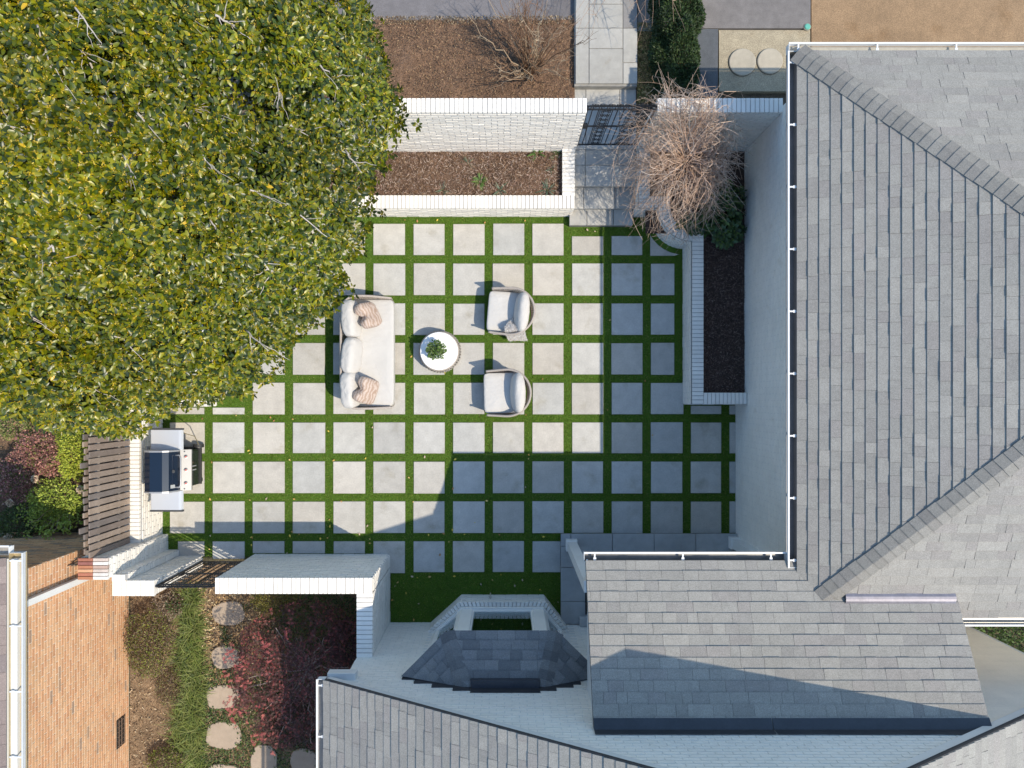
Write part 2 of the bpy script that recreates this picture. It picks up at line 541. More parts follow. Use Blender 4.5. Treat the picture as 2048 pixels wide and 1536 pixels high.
def in_turf(u, v):
    ok = (u > 326) & (u < 1472) & (v > 431) & (v < 1246)
    ok &= ~((u < 433) & (v < 811)); ok &= ~((u > 1365) & (v < 809))
    ok &= ~((u > 1137) & (u < 1262) & (v < 456)); ok &= ~((u > 1262) & (v < 434))
    ok &= ~((u > 1303) & (v < 498) & ((u - 1366) ** 2 + (v - 434) ** 2 < 63 ** 2))
    ok &= ~((u > 1121) & (v > 1067)); ok &= ~((u < 780) & (v > 1118)); ok &= ~((u > 508) & (u < 780) & (v > 1108)); ok &= ~((u < 404) & (v > 1108)) & ~((u < 358) & (v > 1098)) & ~((u < 337) & (v > 1068))
    ok &= ~((v > 1188) & (u > 923 - (v - 1188) * .92) & (u < 1087 + (v - 1188) * 1.0))
    for a0, b0, a1, b1, _ in pavers:
        ok &= ~((u > a0 + .2) & (u < a1 - .2) & (v > b0 + .2) & (v < b1 - .2))
    return ok
n = 900000
uu, vv = rng.uniform(326, 1472, n), rng.uniform(431, 1246, n)
okm = in_turf(uu, vv)
# leave out what the tree crown hides for good
okm &= ~((uu < 560) & (vv < 640))
uu, vv = uu[okm], vv[okm]
n = len(uu)
P = np.stack([(uu - U0) / PPM, -(vv - V0) / PPM, np.full(n, .004)], 1)
D = np.stack([rng.normal(size=n) * .55, rng.normal(size=n) * .55 + .05, np.ones(n)], 1)
pal = np.array([(.15, .27, .016), (.19, .315, .02), (.11, .20, .016), (.28, .35, .045), (.15, .27, .016), (.19, .315, .02), (.11, .20, .016), (.17, .29, .018), (.13, .24, .016), (.52, .47, .18)])
c = pal[rng.integers(0, 10, n)] * rng.uniform(.7, 1.3, (n, 1))
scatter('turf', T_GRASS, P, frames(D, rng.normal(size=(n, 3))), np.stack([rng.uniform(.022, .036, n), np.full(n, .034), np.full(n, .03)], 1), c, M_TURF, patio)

# ------------------------------------------------------------------ steps and walk to the upper gate
STONE = (.40, .39, .365)
def slabs(parent, polys, z0, z1, name='slab', col=STONE, m=None, j=.09):
    for p in polys:
        MB().prism(p, z0, z1 + random.uniform(0, .002), jit(col, j), .006).build(name, m or M_STONE, parent)
walk = MB().prism(rect(1.20, 2.385, 3.245, 16), -.05, .12, (.2, .19, .18)).build('walkway', M_STONE)
walk['kind'] = 'structure'
g = .004
XA, XB = 1.235, 2.38
def row(y0, y1, xs, z0, z1):
    slabs(walk, [rect(xs[i] + g, xs[i + 1] - g, y0 + g, y1 - g) for i in range(len(xs) - 1)], z0, z1)
row(3.237, 3.54, [1.19, 1.52, 2.02, 2.385], .122, .17)
MB().box(1.21, 2.38, 3.53, 16, .12, .30, (.30, .29, .27)).build('riser', M_STONE, walk)
row(3.500, 3.90, [1.20, 1.44, 2.02, 2.385], .302, .345)
MB().box(1.22, 2.38, 3.89, 16, .30, .475, (.30, .29, .27)).build('riser', M_STONE, walk)
for (y0, y1, xs) in [(3.862, 4.25, [1.225, 1.45, 2.38]), (4.25, 4.53, [1.225, 1.45, 2.05, 2.38])]:
    row(y0, y1, xs, .477, .515)
row(4.53, 5.64, [1.235, 1.46, 2.08, 2.38], .477, .515)
MB().box(1.24, 2.37, 5.635, 16, .475, .64, (.30, .29, .27)).build('riser', M_STONE, walk)
xs = [W(1151, 0, .68)[0], W(1178, 0, .68)[0], W(1246, 0, .68)[0], W(1275, 0, .68)[0]]
ys = [W(0, v, .68)[1] for v in (167, 97, 56, 8, -60, -140)]
for k, (ya, yb) in enumerate(zip(ys[:-1], ys[1:])):
    slabs(walk, [rect(xs[1] + g, xs[2] - g, ya + g, yb - g)], .64, .68)
yl = [W(0, v, .68)[1] for v in (167, 56, -60, -140)]
yr = [W(0, v, .68)[1] for v in (167, 125, 56, -60, -140)]
for ya, yb in zip(yl[:-1], yl[1:]): slabs(walk, [rect(xs[0] + g, xs[1] - g, ya + g, yb - g)], .64, .68)
for i, (ya, yb) in enumerate(zip(yr[:-1], yr[1:])): slabs(walk, [rect(xs[2] + g, xs[3] - g, ya + g, yb - g)], .64, .68, col=STONE if i < 2 else (.26, .25, .245))
# paved corner beyond the walk, dark slab, aggregate pad, drive, tarred patch
side = sheet('side_paving', pxrect(1276, -60, 1345, 62, NZ), NZ - .1, NZ + .002, M_STONE, (.30, .27, .24))
sheet('leaf_strip', pxrect(1274, 40, 1440, 200, NZ), NZ - .1, NZ - .02, M_SOIL, (.22, .14, .07))
tag(chips('leaf_strip_litter', *[W(1275, 0, NZ)[0], W(1318, 0, NZ)[0]], W(0, 205, NZ)[1], W(0, 45, NZ)[1], NZ - .015, 2600, (.015, .05), [(.4, .27, .1), (.3, .2, .08), (.12, .14, .03), (.5, .36, .16)], lift=.03), 'golden leaf litter beside the stone walk and hedge', 'leaf litter')
sheet('slate_slab', pxpoly([(1379, 62), (1376, 68), (1375, 196), (1428, 196), (1433, 192), (1434, 62)][::-1], NZ), NZ - .15, NZ + .07, M_ASPHALT, (.10, .108, .12))
sheet('aggregate_pad', pxrect(1437, 62, 1619, 184, NZ), NZ - .15, NZ + .03, M_AGG, (.36, .305, .215))
sheet('tarred_patch', pxrect(1391, -200, 1619, 59, NZ), NZ - .15, NZ + .045, M_ASPHALT, (.19, .175, .17))
sheet('driveway', pxrect(1622, -200, 2700, 200, NZ), NZ - .15, NZ + .02, M_AGG, (.29, .19, .108))
for (u, v, r, lab) in [(1483, 127, 27, 'round pale concrete lid nearer the dark slate slab'), (1538, 125, 25.5, 'round pale concrete lid nearer the roof gutter')]:
    x, y = W(u, v, NZ)
    rr = r / PPM * .955
    e = empty('utility_lid', (x, y, NZ + .03), lab, 'utility lid', 'round lids in the aggregate pad')
    MB().lathe((x, y, NZ + .031), [(rr, 0), (rr, .025), (rr - .012, .034), (.03, .036)], 40, (.42, .375, .30)).build('lid', M_STONE, e)
    MB().lathe((x, y, NZ + .031), [(rr + .008, 0), (rr + .008, .006), (rr + .002, .006)], 40, (.14, .12, .09)).build('rim', M_MORTAR, e)
x, y = W(1612, 57, NZ)
e = empty('valve_cover', (x, y, NZ), 'small turquoise round valve cover at the drive corner', 'valve cover')
MB().lathe((x, y, NZ), [(.055, 0), (.055, .065), (.045, .075), (.01, .075)], 20, (.12, .42, .33)).build('cap', M_RUBBER, e)
MB().lathe((x, y, NZ), [(.068, 0), (.068, .055), (.058, .057)], 20, (.28, .25, .2)).build('collar', M_RUBBER, e)

# ================================================================== BRICK WALLS
def brick_face(mb, p0, p1, z0, z1, nrm, col=WHITE, L=.2, h=.0555, m=.0115, dep=.011, test=None, jt=.05, items=None, colfn=None, inset=.004):
    p0, p1 = Vector((*p0, 0)), Vector((*p1, 0))
    d = p1 - p0; T = d.length; d.normalize()
    nv = Vector((*nrm, 0)).normalized()
    z = z0; r = 0
    while z + h * .6 < z1:
        zt = min(z + h, z1)
        a = -(L + m) / 2 if r % 2 else 0.0
        a += random.uniform(-.008, .008)
        while a < T:
            s, e = max(a, 0.0), min(a + L, T)
            if e - s > .03:
                mid = p0 + d * (s + e) / 2
                if test is None or test(mid.x, mid.y, zt):
                    dd = dep * random.uniform(.6, 1.2)
                    c = mid + nv * (dd / 2 - inset / 2); c.z = (z + zt) / 2
                    cc = colfn() if colfn else jit(col, jt)
                    if items is None:
                        mb.obox(c, d * (e - s) / 2, nv * (dd + inset) / 2, Vector((0, 0, (zt - z) / 2)), cc)
                    else:
                        t = MB().obox(c, d * (e - s) / 2, nv * (dd + inset) / 2, Vector((0, 0, (zt - z) / 2)), cc)
                        items.append((t.v, t.f, cc))
            a += L + m
        z += h + m; r += 1

def caps(root, p0, p1, q0, q1, z0, z1, w=.064, gap=.0105, col=WHITE, name='cap_brick', colfn=None, m=None):
    """rowlock bricks along p0-p1 (one edge of the wall) and q0-q1 (the other)"""
    p0, p1, q0, q1 = [Vector((*p, 0)) for p in (p0, p1, q0, q1)]
    T = (p1 - p0).length
    n = max(1, round(T / (w + gap)))
    for i in range(n):
        a, b = (i + gap / 2 / (w + gap)) / n, (i + 1 - gap / 2 / (w + gap)) / n
        poly = [p0.lerp(p1, a), p0.lerp(p1, b), q0.lerp(q1, b), q0.lerp(q1, a)]
        poly = [(p.x, p.y) for p in poly]
        ar = sum(poly[k][0] * poly[(k + 1) % 4][1] - poly[(k + 1) % 4][0] * poly[k][1] for k in range(4))
        if ar < 0: poly = poly[::-1]
        MB().prism(poly, z0, z1 + random.uniform(-.002, .003), colfn() if colfn else jit(col, .04), .004).build(name, m or M_WHITE, root)

def wall_straight(name, label, x0, x1, y0, y1, z0, z1, faces, cap_axis, over=.014, cap_h=.062, group=None):
    root = empty(name, ((x0 + x1) / 2, (y0 + y1) / 2, z0), label, 'wall', group)
    MB().box(x0, x1, y0, y1, z0, z1 - cap_h - .004, (.52, .51, .50)).build('core', M_WHITE, root)
    mb = MB()
    F = {'s': ((x0, y0), (x1, y0), (0, -1)), 'n': ((x0, y1), (x1, y1), (0, 1)), 'e': ((x1, y0), (x1, y1), (1, 0)), 'w': ((x0, y0), (x0, y1), (-1, 0))}
    for f in faces:
        p, q, nn = F[f]
        brick_face(mb, p, q, z0, z1 - cap_h - .008, nn)
    mb.build('brick_courses', M_WHITE, root, kind='stuff')
    MB().box(x0 + .004, x1 - .004, y0 + .004, y1 - .004, z1 - cap_h - .003, z1 - .016, (.42, .41, .40)).build('cap_mortar', M_WHITE, root)
    o = over
    if cap_axis == 'x':
        caps(root, (x0 - o, y0 - o), (x1 + o, y0 - o), (x0 - o, y1 + o), (x1 + o, y1 + o), z1 - cap_h, z1)
    else:
        caps(root, (x0 - o, y0 - o), (x0 - o, y1 + o), (x1 + o, y0 - o), (x1 + o, y1 + o), z1 - cap_h, z1)
    return root

WZ = 2.23
wall_straight('garden_wall', 'tall white brick wall between the bare shrub bed and the long planter', -3.2, 1.265, 4.513, 4.71, 0, WZ, 'se', 'x')
wall_straight('garden_wall', 'tall white brick wall joining the grey roofed wing, behind the twiggy weeping tree', 2.40, 4.36, 4.513, 4.71, 0, WZ, 'sw', 'x')
PZ = .62
r = wall_straight('planter_wall', 'low white brick front wall of the long mulch planter', -4.2, 1.233, 3.447, 3.655, 0, PZ, 'se', 'x')
r2 = wall_straight('planter_wall', 'short white brick end wall of the long planter beside the stone steps', 1.035, 1.233, 3.672, 4.505, 0, PZ, 'e', 'y')

# curved planter wall on the house side
root = empty('planter_wall', (3.4, 1.5, 0), 'low white brick planter wall with a rounded corner along the house wing', 'wall')
cz = .65
arc_o = [(3.37 + .60 * math.cos(math.pi + k / 12 * math.pi / 2), 3.437 + .60 * math.sin(math.pi + k / 12 * math.pi / 2)) for k in range(13)]
arc_i = [(3.37 + .395 * math.cos(math.pi + k / 12 * math.pi / 2), 3.437 + .395 * math.sin(math.pi + k / 12 * math.pi / 2)) for k in range(13)]
strips = [([(2.40, 4.505), (2.40, 3.437)], [(2.605, 4.505), (2.605, 3.437)]),
          ([(2.607, 3.437), (2.973, 3.437)], [(2.607, 3.642), (2.973, 3.642)]),
          (arc_o, arc_i),
          ([(3.37, 3.04), (3.37, -.118)], [(3.575, 3.04), (3.575, -.118)]),
          ([(3.577, -.118), (4.36, -.118)], [(3.577, .087), (4.36, .087)])]
core = MB(); cm = MB()
for so, si in strips:
    for i in range(len(so) - 1):
        for mbx, za, zb in ((core, 0, cz - .068), (cm, cz - .067, cz - .016)):
            mbx.add([(*so[i], za), (*so[i + 1], za), (*si[i + 1], za), (*si[i], za), (*so[i], zb), (*so[i + 1], zb), (*si[i + 1], zb), (*si[i], zb)],
                    [(0, 1, 5, 4), (2, 3, 7, 6), (4, 5, 6, 7), (0, 3, 2, 1), (1, 2, 6, 5), (3, 0, 4, 7)], (.6, .59, .57) if mbx is core else (.42, .41, .40))
        caps(root, so[i], so[i + 1], si[i], si[i + 1], cz - .062, cz)
core.build('core', M_WHITE, root); cm.build('cap_mortar', M_WHITE, root)
fb = MB()
faces_ = [((2.40, 4.505), (2.40, 3.437)), ((2.40, 3.437), (2.77, 3.437))] + list(zip(arc_o[:-1], arc_o[1:])) + [((3.37, 2.837), (3.37, -.118)), ((3.37, -.118), (4.36, -.118))]
for a_, b_ in faces_:
    a, b = Vector(a_), Vector(b_)
    d = (b - a).normalized()
    brick_face(fb, a_, b_, 0, cz - .07, (d.y, -d.x), L=.2 if (b - a).length > .3 else .07)
fb.build('brick_courses', M_WHITE, root, kind='stuff')

# south wall with the gate, its return, and the stepped piers
GZ = 1.76
_, yg = W(0, 1108.5)
xg0 = W(510, 0)[0]; xg1 = W(779.5, 0)[0]
wall_straight('garden_wall', 'white brick wall beside the lower iron gate, red maple behind it', xg0, xg1, yg - .235, yg, 0, GZ, 'nw', 'x')
wall_straight('garden_wall', 'white brick return wall running from the gate wall to the house', xg1 - .235, xg1 + .001, -4.27, yg - .255, 0, GZ - .005, 'e', 'y')
mb = MB(); brick_face(mb, (xg1, yg - .235), (xg1, yg), 0, GZ - .075, (1, 0)); o = mb.build('brick_courses', M_WHITE, bpy.data.objects['garden_wall.002'], kind='stuff')
xc0 = -6.45; xc1 = W(404.8, 0)[0]
_, yc = W(0, 1112)
wall_straight('gate_pier', 'white brick pier on the left of the lower iron gate', xc0, xc1, yc - .225, yc, 0, 1.80, 'ne', 'x')
xb1 = W(357.8, 0)[0]
_, yb = W(0, 1099.5)
wall_straight('gate_pier', 'narrow white brick stub between the tall pier and the gate pier', xc0, xb1, yc + .016, yb, 0, 1.84, 'ne', 'x', over=.0)
# tall pier with bare red bricks on top
xa0, xa1 = -6.90, W(335.5, 0)[0]
_, ya1 = W(0, 1068.6)
ya0 = -2.93
root = empty('brick_pier', ((xa0 + xa1) / 2, (ya0 + ya1) / 2, 0), 'tall pier with worn red bricks on top, beside the wooden fence', 'pier')
MB().box(xa0, xa1, ya0, ya1, 0, 1.93, (.6, .58, .55)).build('core', M_WHITE, root)
mb = MB()
brick_face(mb, (xa0, ya1), (xa1, ya1), 0, 1.93, (0, 1)); brick_face(mb, (xa1, ya0), (xa1, ya1), 0, 1.93, (1, 0))
mb.build('brick_courses', M_WHITE, root, kind='stuff')
RED = [(.42, .18, .10), (.50, .25, .13), (.36, .14, .09), (.55, .31, .18), (.30, .12, .10)]
PALE = [(.60, .50, .44), (.66, .60, .55), (.50, .36, .30), (.70, .66, .62)]
nb = 6
for i in range(nb):
    for k in range(2):
        hx = (xa1 - xa0 + .03) / 2
        x0_ = xa0 - .015 + k * hx; yy0 = ya0 - .015 + i * (ya1 - ya0 + .03) / nb
        yy1 = yy0 + (ya1 - ya0 + .03) / nb
        MB().box(x0_ + .004, x0_ + hx - .004, yy0 + .004, yy1 - .004, 1.93, 1.99 + random.uniform(-.003, .003), jit(random.choice(RED if k == 0 else PALE), .1), .006).build('brick', M_BRICK, root)
# low wall carrying the wooden fence
xw1 = W(325, 0)[0]
r = wall_straight('low_wall', 'low white brick wall under the weathered wooden fence', xw1 - .27, xw1, ya1 + .005, 3.2, 0, .83, 'e', 'y', over=.0)
# tree planter under the magnolia
xt1, yt0 = W(433, 811)
wall_straight('planter_wall', 'white brick edge of the tree planter peeking out under the magnolia', xw1 + .01, xt1, yt0, yt0 + .21, 0, .42, 'se', 'x')
wall_straight('planter_wall', 'white brick side of the tree planter hidden deep under the magnolia', xt1 - .21, xt1, yt0 + .23, 3.2, 0, .42, 'e', 'y')
sheet('tree_planter_soil', rect(xw1 + .02, xt1 - .2, yt0 + .2, 3.4), -.05, .34, M_SOIL, (.10, .06, .04))

# ================================================================== wooden fence
root = empty('wooden_fence', (xw1 - .14, -1.0, .83), 'weathered wooden fence of upright boards on the low white wall', 'fence')
fx = xw1 - .145
y = ya1 + .02; k = 0
WOODC = [(.25, .19, .155), (.21, .165, .14), (.29, .225, .18), (.18, .15, .135), (.33, .25, .19)]
while y < 2.2:
    w = random.uniform(.084, .094)
    top = 2.03 + random.uniform(-.012, .012)
    c = jit(random.choice(WOODC), .08)
    tl = random.uniform(-.003, .003)
    if y < .7:
        MB().box(fx - .022, fx, y, y + w, .86, top, c, .004).build('board', M_WOOD, root)
        MB().box(fx - .115, fx - .093, y + .055, y + .055 + w * .95, .86, top - random.uniform(-.01, .03) + (.1 if k % 9 == 3 else 0), jit(random.choice(WOODC), .08), .004).build('board', M_WOOD, root)
    y += w + .026; k += 1
for zz in (1.12, 1.72):
    MB().box(fx - .092, fx - .023, ya1 + .01, .8, zz, zz + .06, (.42, .36, .30)).build('rail', M_WOOD, root)
for yy in (ya1 + .06, -1.0, .5):
    MB().box(fx - .09, fx - .024, yy, yy + .08, .83, 2.0, (.2, .16, .13)).build('post', M_WOOD, root)

# ================================================================== IRON GATES
def spiral(mb, c, d, up, r0, turns, sgn, start, rad=.006):
    pts = []
    n = 22
    for i in range(n + 1):
        t = i / n
        a = start + sgn * t * turns * 2 * math.pi
        r = r0 * (1 - .82 * t)
        pts.append(Vector(c) + Vector(d) * (r * math.cos(a)) + Vector(up) * (r * math.sin(a)))
    mb.tube(pts, rad, 4, (.02, .021, .024))
def iron_gate(name, label, p0, p1, z0, z1, bands):
    p0, p1 = Vector((*p0, 0)), Vector((*p1, 0))
    d = (p1 - p0); T = d.length; d.normalize(); up = Vector((0, 0, 1))
    root = empty(name, ((p0.x + p1.x) / 2, (p0.y + p1.y) / 2, z0), label, 'gate')
    C = (.02, .021, .024)
    def at(a, z): q = p0 + d * a; return Vector((q.x, q.y, z))
    for a in (.015, T - .015):
        MB().bar(at(a, z0), at(a, z1), .03, .03, C).build('stile', M_IRON, root)
    for z in (z0 + .06, (z0 + z1) / 2 + .05, z1 - .12, z1):
        MB().bar(at(.03, z), at(T - .03, z), .022, .026, C).build('rail', M_IRON, root)
    ba = [(c - .1, c + .1) for c in bands]
    nbar = int(T / .095)
    for i in range(1, nbar):
        a = T * i / nbar
        if any(s + .01 < a < e - .01 for s, e in ba): continue
        MB().bar(at(a, z0 + .04), at(a, z1 - .12), .014, .014, C).build('bar', M_IRON, root)
    for c in bands:
        for s in (-.1, .1): MB().bar(at(c + s, z0 + .04), at(c + s, z1 - .12), .012, .012, C).build('bar', M_IRON, root)
        z = z0 + .13; m = MB()
        while z < z1 - .17:
            for s in (-1, 1):
                spiral(m, at(c + s * .046, z + .04), d, up, .045, 1.35, s, 0 if s < 0 else math.pi)
                spiral(m, at(c + s * .046, z - .04), d, up, .045, 1.35, -s, 0 if s < 0 else math.pi)
            z += .172
        m.build('scroll_panel', M_IRON, root)
    m = MB(); a = .1
    while a < T - .06:
        spiral(m, at(a, z1 + .045), d, up, .045, 1.2, 1, -1.57); spiral(m, at(a + .06, z1 + .04), d, up, .04, 1.2, -1, -1.57)
        spiral(m, at(a, z1 - .06), d, up, .05, 1.2, 1, 0); a += .13
    m.build('crest_scroll', M_IRON, root)
    m = MB().bar(at(.06, (z0 + z1) / 2 + .0), at(.06, (z0 + z1) / 2 + .13), .06, .05, C)
    m.build('latch', M_IRON, root)
    return root
iron_gate('iron_gate', 'black iron scrollwork gate at the top of the stone steps', (1.28, 4.60), (2.40, 4.60), .53, 2.22, [.33, .79])
iron_gate('iron_gate', 'black iron scrollwork gate in the lower wall near the grill', (xc1 + .012, yg - .12), (xg0 - .012, yg - .12), .05, 1.78, [.28, .72])
# small iron railing between pier and neighbouring house
root = empty('iron_railing', (-7.03, -2.75, 0), 'small iron railing between the red brick pier and the brick house', 'railing')
for zz in (.9, 1.75): MB().bar((-7.17, -2.75, zz), (-6.91, -2.75, zz), .02, .02, (.05, .05, .05)).build('rail', M_IRON, root)
for i in range(5): MB().bar((-7.16 + i * .058, -2.75, .2), (-7.16 + i * .058, -2.75, 1.85), .012, .012, (.16, .15, .14)).build('bar', M_IRON, root)
# ================================================================== HOUSE
house = empty('house', (3.0, -4.3, 0), 'white brick house with grey shingle roofs wrapping two sides of the patio', 'house')
SH = [(.284, .270, .246), (.296, .281, .255), (.268, .253, .233), (.288, .273, .248), (.311, .294, .266), (.276, .256, .237)]
def slope(pts, parent, name='roof_slope', butt=.015, expo=.143, limit=300, cols=SH, thick=.06, wid=(.13, .40), shm=None):
    """pts: 3D polygon, counter-clockwise from above, pts[0]-pts[1] is the eave"""
    P = [Vector(p) for p in pts]
    A = (P[1] - P[0]).normalized()
    N = (P[1] - P[0]).cross(P[-1] - P[0]).normalized()
    U = N.cross(A)
    au = [((p - P[0]).dot(A), (p - P[0]).dot(U)) for p in P]
    n = len(P)
    base = MB().add([tuple(p) for p in P] + [tuple(p - N * thick) for p in P],
                    [tuple(range(n))] + [tuple(range(2 * n - 1, n - 1, -1))] + [(i, n + i, n + (i + 1) % n, (i + 1) % n) for i in range(n)], (.05, .05, .055))
    ro = base.build(name, M_SHBASE, parent)
    umax = max(p[1] for p in au); amin = min(p[0] for p in au); amax = max(p[0] for p in au)
    items = []
    u = -.02; r = 0
    while u < umax:
        a = amin - random.uniform(0, .3)
        du0 = random.uniform(-.002, .002)
        while a < amax:
            w = random.uniform(*wid)
            lift = random.choice((0, 0, .006))
            q = [(a + .0015, u + du0), (a + w - .0015, u + du0), (a + w - .0015, u + expo + .03), (a + .0015, u + expo + .03)]
            cen = P[0] + A * (a + w / 2) + U * u
            if inview(cen, 160):
                lim = [(x, max(y, -.025) if y < .001 else y) for x, y in au]
                lim = [(x, y - .025 if y < .001 else y) for x, y in au]
                c = clip_poly(q, lim)
                if len(c) >= 3:
                    c2 = []
                    for pt in c:
                        if not c2 or math.dist(pt, c2[-1]) > 1e-4: c2.append(pt)
                    if len(c2) > 1 and math.dist(c2[0], c2[-1]) < 1e-4: c2.pop()
                    if len(c2) >= 3:
                        m = len(c2)
                        top = [P[0] + A * x + U * y + N * (.004 + (butt + lift) * max(0, 1 - (y - u) / (expo + .03))) for x, y in c2]
                        bot = [P[0] + A * x + U * y + N * .0005 for x, y in c2]
                        items.append(([tuple(v) for v in top + bot], [tuple(range(m))] + [(i, m + i, m + (i + 1) % m, (i + 1) % m) for i in range(m)], jit(random.choice(cols), .05)))
            a += w
        u += expo; r += 1
    pieces('shingle', items, shm or M_SHINGLE, ro, limit, 'shingles')
    return ro
def hip_caps(p0, p1, n1, n2, parent, step=.14, cols=SH, wid=.15):
    """folded cap shingles over the edge p0-p1 between two roof planes with normals n1, n2"""
    p0, p1 = Vector(p0), Vector(p1)
    d = (p1 - p0); T = d.length; d.normalize()
    n1, n2 = Vector(n1).normalized(), Vector(n2).normalized()
    w1 = d.cross(n1).normalized(); w1 = w1 if w1.dot(Vector((n1.x, n1.y, 0))) > 0 else -w1
    w2 = d.cross(n2).normalized(); w2 = w2 if w2.dot(Vector((n2.x, n2.y, 0))) > 0 else -w2
    up = (n1 + n2).normalized()
    a = 0.0
    while a < T:
        s, e = p0 + d * a, p0 + d * min(T, a + step + .03)
        if inview(s, 200):
            hs, he = .024, .012
            o = wid * random.uniform(.97, 1.03)
            vs = [s + up * (hs + .006), s + w1 * o + n1 * hs, s + w2 * o + n2 * hs, e + up * (he + .004), e + w1 * o + n1 * he, e + w2 * o + n2 * he,
                  s + w1 * o, s + w2 * o, s, e + w1 * o, e + w2 * o, s + w1 * .04 + n1 * hs + up * .003, s + w2 * .04 + n2 * hs + up * .003, e + w1 * .04 + n1 * he + up * .002, e + w2 * .04 + n2 * he + up * .002]
            fs = [(0, 3, 13, 11), (11, 13, 4, 1), (0, 12, 14, 3), (12, 2, 5, 14), (0, 11, 1, 6, 8), (0, 8, 7, 2, 12), (1, 4, 9, 6), (2, 7, 10, 5)]
            MB().add(vs, fs, tuple(v_ * .80 for v_ in jit(random.choice(cols[:4]), .08))).build('hip_cap', M_SHINGLE, parent)
        a += step
def gutter(p0, p1, out, z, parent, hang=.85, w=.115, inner=(.15, .15, .155), lip=(.75, .75, .75)):
    p0, p1 = Vector((*p0, z)), Vector((*p1, z))
    d = (p1 - p0); T = d.length; d.normalize(); o = Vector((*out, 0)); mid = (p0 + p1) / 2; zz = Vector((0, 0, 1))
    g = MB()
    g.obox(mid + o * w / 2 - zz * .10, d * T / 2, o * w / 2, zz * .004, inner)
    g.obox(mid + o * .003 - zz * .05, d * T / 2, o * .003, zz * .05, inner)
    gt = g.build('gutter', M_GUTTER, parent)
    m = MB()
    m.obox(mid + o * w - zz * .03, d * (T / 2 + .002), o * .004, zz * .036, lip)
    m.obox(mid + o * (w + .006) + zz * .004, d * (T / 2 + .002), o * .011, zz * .004, lip)
    for q in (p0, p1): m.obox(q + o * w / 2 - zz * .05, d * .003, o * w / 2, zz * .05, lip)
    m.build('gutter_lip', M_TRIM, gt)
    n = max(1, int(T / hang))
    for i in range(n + 1):
        q = p0 + d * (T * (i + .12) / (n + .3))
        MB().obox(q + o * w / 2 - zz * .004, d * .011, o * w / 2, zz * .004, (.7, .71, .72)).obox(q + o * w * .3 - zz * .002, d * .02, o * .02, zz * .003, (.7, .7, .7)).build('gutter_hanger', M_TRIM, gt)
    return gt

# --- wing with the hip roof (right of the picture)
EX, EN, ES, EZ, MS = 4.113, 4.852, -3.07, 3.40, .44
RX = EX + (EN - ES) / 2; RZ = EZ + MS * (EN - ES) / 2; RY_ = (EN + ES) / 2
FX = 11.0
MB().box(4.37, 10.8, -2.95, 4.60, 0, 3.34, (.76, .73, .69)).build('wing_wall', M_WHITE, house)
mb = MB(); brick_face(mb, (4.37, -4.27), (4.37, 4.60), 0, 3.3, (-1, 0), dep=.005, jt=.02); mb.build('brick_courses', M_WHITE, house, kind='stuff')
MB().box(4.375, 4.6, -4.27, -2.96, 0, 3.1, (.66, .65, .63)).build('wing_wall', M_WHITE, house)
MB().box(EX + .02, 4.37, -2.3, 4.70, 3.26, 3.285, (.7, .69, .67)).build('soffit', M_TRIM, house)
MB().box(EX, EX + .02, -2.3, EN - .02, 3.24, 3.375, (.72, .71, .69)).build('fascia', M_TRIM, house)
MB().box(EX + .02, 10.8, 4.62, EN - .04, 3.26, 3.285, (.7, .69, .67)).build('soffit', M_TRIM, house)
W_ = slope([(EX, EN, EZ), (EX, ES, EZ), (RX, RY_, RZ)], house)
N_ = slope([(FX, EN, EZ), (EX, EN, EZ), (RX, RY_, RZ), (FX, RY_, RZ)], house)
S_ = slope([(EX, ES, EZ), (FX, ES, EZ), (FX, RY_, RZ), (RX, RY_, RZ)], house)
cs = 1 / math.sqrt(1 + MS * MS)
dw = Vector((1, 0, MS)).normalized()
hip_caps((EX - .01, EN + .01, EZ + .012), (RX, RY_, RZ + .012), (-MS, 0, 1), (0, MS, 1), house)
hip_caps((EX - .01, ES - .01, EZ + .012), (RX, RY_, RZ + .012), (-MS, 0, 1), (0, -MS, 1), house)
gutter((EX - .01, -2.40), (EX - .01, EN + .03), (-1, 0), EZ - .02, house, hang=.88)
gutter((EX - .125, EN + .02), (FX, EN + .02), (0, 1), EZ - .02, house, hang=1.1, inner=(.42, .39, .33))
gutter((6.27, ES - .02), (FX, ES - .02), (0, -1), EZ - .02, house, hang=1.1, inner=(.3, .28, .25))

# --- main block with the gable (bottom of the picture)
GY = -4.284; RKY = -4.20
GX0, GPX, GPZ, GS = -2.69, 3.12, 6.13, .565
GE = 2.85
GX1 = GPX + (GPX - GX0)
def rake_z(x): return GPZ - abs(x - GPX) * GS
prof = [(-2.45, 0), (8.69, 0), (8.69, rake_z(8.69) - .12), (GPX, GPZ - .12), (-2.45, rake_z(-2.45) - .12)]
gb = MB()
n = len(prof)
gb.add([(x, GY, z) for x, z in prof] + [(x, -9.5, z) for x, z in prof], [tuple(range(n)), tuple(range(2 * n - 1, n - 1, -1))] + [(i, n + i, n + (i + 1) % n, (i + 1) % n) for i in range(n)], (.70, .69, .665))
gb.build('gable_wall', M_WHITE, house)
mb = MB()
brick_face(mb, (-2.45, GY), (6.30, GY), 0, 6.0, (0, 1), test=lambda x, y, z: z < rake_z(x) - .14 and not (-1.3 < x < 1.15 and z < 2.5) and z > 0.0, jt=.02, dep=.007)
brick_face(mb, (-2.45, GY), (-2.45, -7.5), 0, 2.7, (-1, 0))
mb.build('brick_courses', M_WHITE, house, kind='stuff')
LW = slope([(GX0, RKY, GE), (GX0, -9.6, GE), (GPX, -9.6, GPZ), (GPX, RKY, GPZ)], house)
RW = slope([(GX1, -9.6, GE), (GX1, RKY, GE), (GPX, RKY, GPZ), (GPX, -9.6, GPZ)], house)
